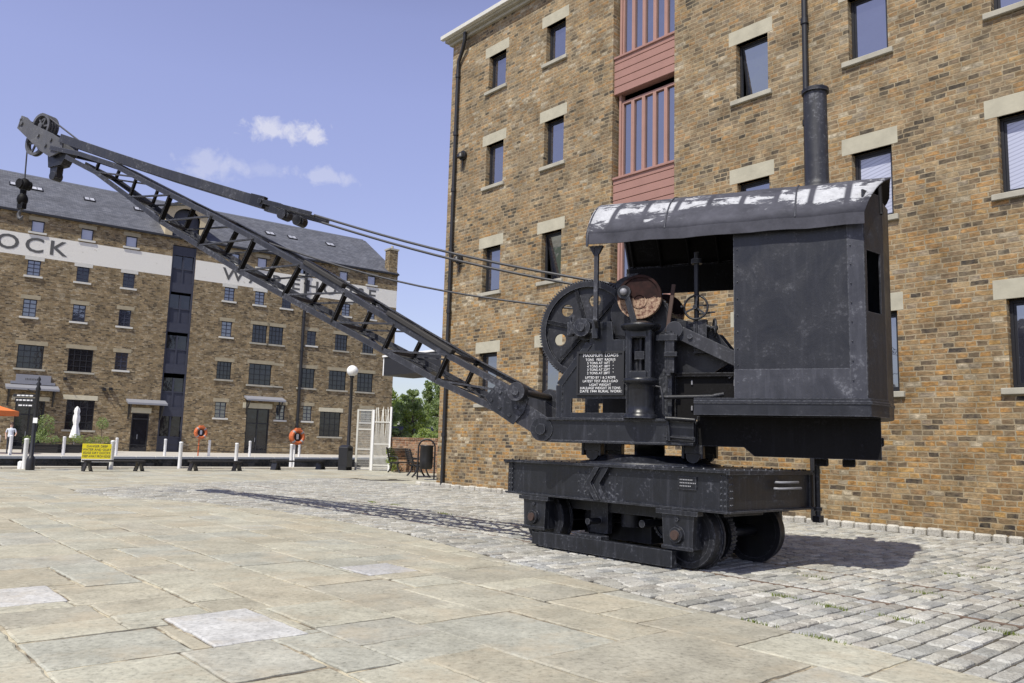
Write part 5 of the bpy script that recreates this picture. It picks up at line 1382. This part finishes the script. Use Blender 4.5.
def potted(x, y, label, hgt, r, stem, lf):
    t = thing('potted_tree', label, 'potted tree', place(x, y))
    k = MB(); k.lathe([(.20,0),(.27,.5),(.29,.5),(.29,.55),(.22,.55)], (0,0,0), 14); k.build('pot', M_wood, t)
    k = MB(); k.tube([(0,0,.5),(.02,.01,hgt*.6),(0,0,hgt)], .025, 6); k.build('trunk', M_bark, t)
    k = MB(); leaves(k, (0,0,hgt), r, r, r*1.1, 420, .10, lf, .7)
    if not stem:
        for i in range(4): leaves(k, (random.uniform(-.3,.3),random.uniform(-.3,.3),hgt*.6+random.uniform(-.3,.3)), r*.7, r*.7, r*.8, 180, .11, lf, .6)
    k.build('crown', [M_leaf, M_leafd, M_leafy], t)
potted(-28.1, 55.6, 'small round clipped tree in a pot right of the closed white parasol', 2.0, .42, True, (0,1))
potted(-29.3, 50.9, 'loose bushy potted shrub beside the black pub door', 1.9, .5, False, (0,1,1))
t = thing('closed_parasol', 'closed white parasol standing in front of the large ground-floor window', 'parasol', place(-28.85, 53.6))
k = MB(); k.cyl((0,0,0),(0,0,3.0),.03,8); k.lathe([(.28,0),(.28,.08),(.06,.12)], (0,0,0), 14); k.build('pole', M_offwhite, t)
k = MB(); vs = []; fs = []; prof = [(.30,.98),(.26,1.2),(.20,1.5),(.15,1.75),(.13,1.85),(.19,2.1),(.18,2.4),(.13,2.55),(.17,2.72),(.13,2.9),(.03,3.05)]
for r, z in prof:
    for i in range(20):
        an = 2*PI*i/20; q = r*(1+.22*math.cos(an*5)); vs.append((q*math.cos(an), q*math.sin(an), z))
for j in range(len(prof)-1):
    for i in range(20): fs.append((j*20+i, j*20+(i+1)%20, (j+1)*20+(i+1)%20, (j+1)*20+i))
k.add(vs, fs, 0, True); k.build('canopy', M_canvas_w, t)
t = thing('open_parasol', 'open orange parasol at the left edge in front of the pub door', 'parasol', place(-30.3, 46.4))
k = MB(); k.cyl((0,0,0),(0,0,2.9),.03,8); k.build('pole', M_offwhite, t)
k = MB(); n = 8; R_ = 1.75
vs = [(0,0,2.95)] + [(R_*math.cos(2*PI*i/n), R_*math.sin(2*PI*i/n), 2.45) for i in range(n)] + [(R_*math.cos(2*PI*i/n), R_*math.sin(2*PI*i/n), 2.18) for i in range(n)]
k.add(vs, [(0,1+i,1+(i+1)%n) for i in range(n)] + [(1+i,1+n+i,1+n+(i+1)%n,1+(i+1)%n) for i in range(n)]); k.build('canopy', M_canvas_o, t)
# a seated-height figure under the orange parasol, seen from behind
def person(x, y, az, label):
    M = frame(x, y, az)
    J = {'pel':(0,0,.95),'bel':(0,.0,1.08),'che':(0,.01,1.30),'nek':(0,.0,1.50),'hd0':(0,-.01,1.58),'hd1':(0,-.02,1.68),'hd2':(0,-.015,1.76),
         'shl':(-.18,0,1.43),'ell':(-.25,.02,1.16),'wrl':(-.22,-.12,.95),'hal':(-.20,-.17,.88),'shr':(.18,0,1.43),'elr':(.27,-.02,1.18),'wrr':(.24,-.24,1.08),'har':(.23,-.31,1.06),
         'hil':(-.10,0,.90),'knl':(-.11,-.02,.50),'anl':(-.11,.02,.09),'tol':(-.12,-.16,.04),'hir':(.10,0,.90),'knr':(.11,-.03,.50),'anr':(.12,.03,.09),'tor':(.13,-.15,.04)}
    Rr = dict(pel=.15,bel=.145,che=.165,nek=.055,hd0=.075,hd1=.10,hd2=.07,shl=.075,ell=.05,wrl=.032,hal=.035,shr=.075,elr=.05,wrr=.032,har=.035,hil=.10,knl=.065,anl=.045,tol=.04,hir=.10,knr=.065,anr=.045,tor=.04)
    Ed = [('pel','bel'),('bel','che'),('che','nek'),('nek','hd0'),('hd0','hd1'),('hd1','hd2'),('che','shl'),('shl','ell'),('ell','wrl'),('wrl','hal'),('che','shr'),('shr','elr'),('elr','wrr'),('wrr','har'),('pel','hil'),('hil','knl'),('knl','anl'),('anl','tol'),('pel','hir'),('hir','knr'),('knr','anr'),('anr','tor')]
    ks = list(J); vs = [J[q] for q in ks]; es = [(ks.index(a), ks.index(b)) for a, b in Ed]; base = len(vs)
    for s_, hname in ((-1,'hal'),(1,'har')):
        hx, hy, hz = J[hname]
        for f_ in range(5):
            a = (hx+(f_-2)*.016, hy-.05-.004*f_, hz-.05 if s_ < 0 else hz-.02); vs.append(a); es.append((ks.index(hname), len(vs)-1))
    me = bpy.data.meshes.new('person'); me.from_pydata(vs, es, []); ob = bpy.data.objects.new('person', me); COL.objects.link(ob)
    md = ob.modifiers.new('skin', 'SKIN'); md.use_smooth_shade = True; ob.modifiers.new('sub', 'SUBSURF').levels = 1
    for i, q in enumerate(ks): me.skin_vertices[0].data[i].radius = (Rr[q], Rr[q]*.8)
    for i in range(base, len(vs)): me.skin_vertices[0].data[i].radius = (.009, .009)
    me.skin_vertices[0].data[0].use_root = True
    bpy.context.view_layer.update()
    m2 = bpy.data.meshes.new_from_object(ob.evaluated_get(bpy.context.evaluated_depsgraph_get()))
    bpy.data.objects.remove(ob)
    for m_ in (M_skin, M_shirt, M_trous): m2.materials.append(m_)
    for p in m2.polygons:
        c = p.center; p.use_smooth = True
        p.material_index = 2 if c.z < .97 and abs(c.x) < .19 else (1 if .9 < c.z < 1.5 and (abs(c.x) < .25 and c.z > (1.2 if abs(c.x) > .2 else .9)) else 0)
    o = bpy.data.objects.new('person', m2); COL.objects.link(o); o.matrix_world = M
    tag(o, label, 'person')
    k = MB(); k.ball((0,.01,1.72), .115, 14, 10, 0, (.92,1.0,1.0)); k.build('hair', M_hair, o)
    k = MB()
    for sx in (-1, 1): k.ball((sx*.035,-.10,1.70), .012, 8, 6)
    k.ball((0,-.115,1.665), .016, 8, 6); k.build('face', M_skin, o)
    return o
person(-28.4, 46.0, 60, 'person in a pale shirt standing under the orange parasol with one arm bent')

# ------------------------------------------------------------------ trees beyond the low wall
def tree(x, y, hgt, r, n, label, mats, slim=False, seed=0, base=0, size=.34):
    random.seed(seed)
    t = thing('broadleaf_tree' if not slim else 'poplar_tree', label, 'tree', place(x, y, 0, base), 'trees beyond the low wall')
    k = MB(); k.tube([(0,0,-.2),(.08,.05,hgt*.35),(-.05,.1,hgt*.7),(0,0,hgt*.92)], [.22,.17,.10,.03], 8); limbs = []
    for i in range(9):
        z = hgt*(.25+.6*i/9); an = i*2.4; l = r*(.9 if not slim else .5)*(1-.4*i/9)
        e = (l*math.cos(an), l*math.sin(an), z+l*.7); limbs.append(e); k.tube([(0,0,z),(e[0]*.5,e[1]*.5,z+l*.25),e], [.07,.045,.015], 5)
    k.build('trunk', M_bark, t)
    k = MB()
    cl = []
    for i in range(n):
        if slim:
            f_ = random.random(); z = hgt*(.15+.85*f_); rr = r*(.35+.65*math.sin(PI*min(1, f_*.9+.1)))*.55; an = random.uniform(0,6.28); c = (rr*math.cos(an)*random.random(), rr*math.sin(an)*random.random(), z); q = .38*r*(1.1-f_*.6)
            cl.append((c, q, q*1.7))
        else:
            f_ = random.random(); an = random.uniform(0,6.28); z = hgt*(.22+.72*f_); rr = r*math.sqrt(max(.05, 1-((f_-.45)/.62)**2))*random.uniform(.35,1.0); q = r*random.uniform(.20,.34); cl.append(((rr*math.cos(an), rr*math.sin(an), z), q, q*.8))
    for c, q, qz in cl: leaves(k, c, q, q, qz, 75, size, mats, .6)
    k.build('crown', [M_leaf, M_leafd, M_leafy], t)
tree(-14.6, 96, 8.2, 2.1, 46, 'pale loose willow-like tree at the left of the trees behind the low wall', (0,0,2), False, 3)
tree(-12.6, 100, 8.0, 1.9, 40, 'mid green rounded tree left of centre behind the low wall', (0,1), False, 5)
tree(-10.6, 104, 9.0, 1.6, 36, 'dark slender conical tree behind the low wall, just left of the tallest', (1,1,0), True, 6)
tree(-9.1, 102, 10.4, 1.8, 46, 'tallest dark conical tree behind the low wall', (1,1,0), True, 8)
tree(-7.6, 98, 8.0, 2.0, 40, 'dark green tree touching the warehouse corner behind the low wall', (1,0), False, 11)
tree(-9.6, 80, 4.6, 1.5, 40, 'bright yellow-green bush in front of the conical trees', (2,0,2), False, 13, 0, .28)
tree(-11.0, 78, 2.5, 1.4, 30, 'low green bush at the foot of the warehouse gable', (0,1), False, 15, 0, .26)
tree(-7.6, 76, 2.6, 1.5, 34, 'low sunlit bush beside the little white-framed window', (0,2), False, 17, 0, .26)
tree(-13.6, 88, 5.6, 2.0, 36, 'bushy mid green tree against the warehouse gable', (0,0,1), False, 19)
tree(-11.0, 92, 6.8, 2.2, 38, 'broad green tree filling the middle of the gap', (0,1,0), False, 23)
tree(-17.6, 110, 8.0, 2.6, 40, 'green tree mostly hidden behind the warehouse gable', (0,1), False, 29)
tree(-4.6, 96, 7.5, 2.4, 40, 'green tree mostly hidden by the brick warehouse corner', (0,1), False, 31)
random.seed(41)
t = thing('bungalow', 'small grey-roofed building half hidden in the trees with a white-framed window', 'house', frame(-10.2, 84, 250, -.4))
k = MB(); k.box((-2.2,-2,0),(2.2,0,2.3)); k.build('wall', plain('pale_render', (.45,.43,.38), .9), t)
k = MB(); k.add([(-2.5,.3,2.25),(2.5,.3,2.25),(2.5,-1,3.3),(-2.5,-1,3.3),(2.5,-2.3,2.25),(-2.5,-2.3,2.25)], [(0,1,2,3),(3,2,4,5),(1,4,2),(0,3,5)]); k.build('roof', M_slate, t)
k = MB()
for (x0, x1, z0, z1) in ((-1.9,-1.0,1.9,2.0),(-1.9,-1.0,1.1,1.2),(-1.9,-1.8,1.2,1.9),(-1.1,-1.0,1.2,1.9)): k.box((x0,.0,z0),(x1,.05,z1))
wn = k.build('window', M_white, t); k = MB(); k.box((-1.8,.0,1.2),(-1.1,.02,1.9)); k.build('pane', M_glass2, wn)
# straggly plant at the gate foot
t = thing('shrub', 'straggly yellow-green shrub at the foot of the white fence', 'shrub', place(-5.15, 36.1))
k = MB()
for i in range(6): a = i*1.05; k.tube([(0,0,0),(.1*math.cos(a),.1*math.sin(a),.3),(.22*math.cos(a),.22*math.sin(a),.6+.1*(i%3))], [.012,.009,.004], 5)
k.build('stem', M_bark, t)
k = MB()
for i in range(7): leaves(k, (random.uniform(-.25,.2),random.uniform(-.15,.15),random.uniform(.15,1.0)), .2, .2, .2, 90, .09, (0,2), .5)
k.build('foliage', [M_leaf, M_leafd, M_leafy], t)
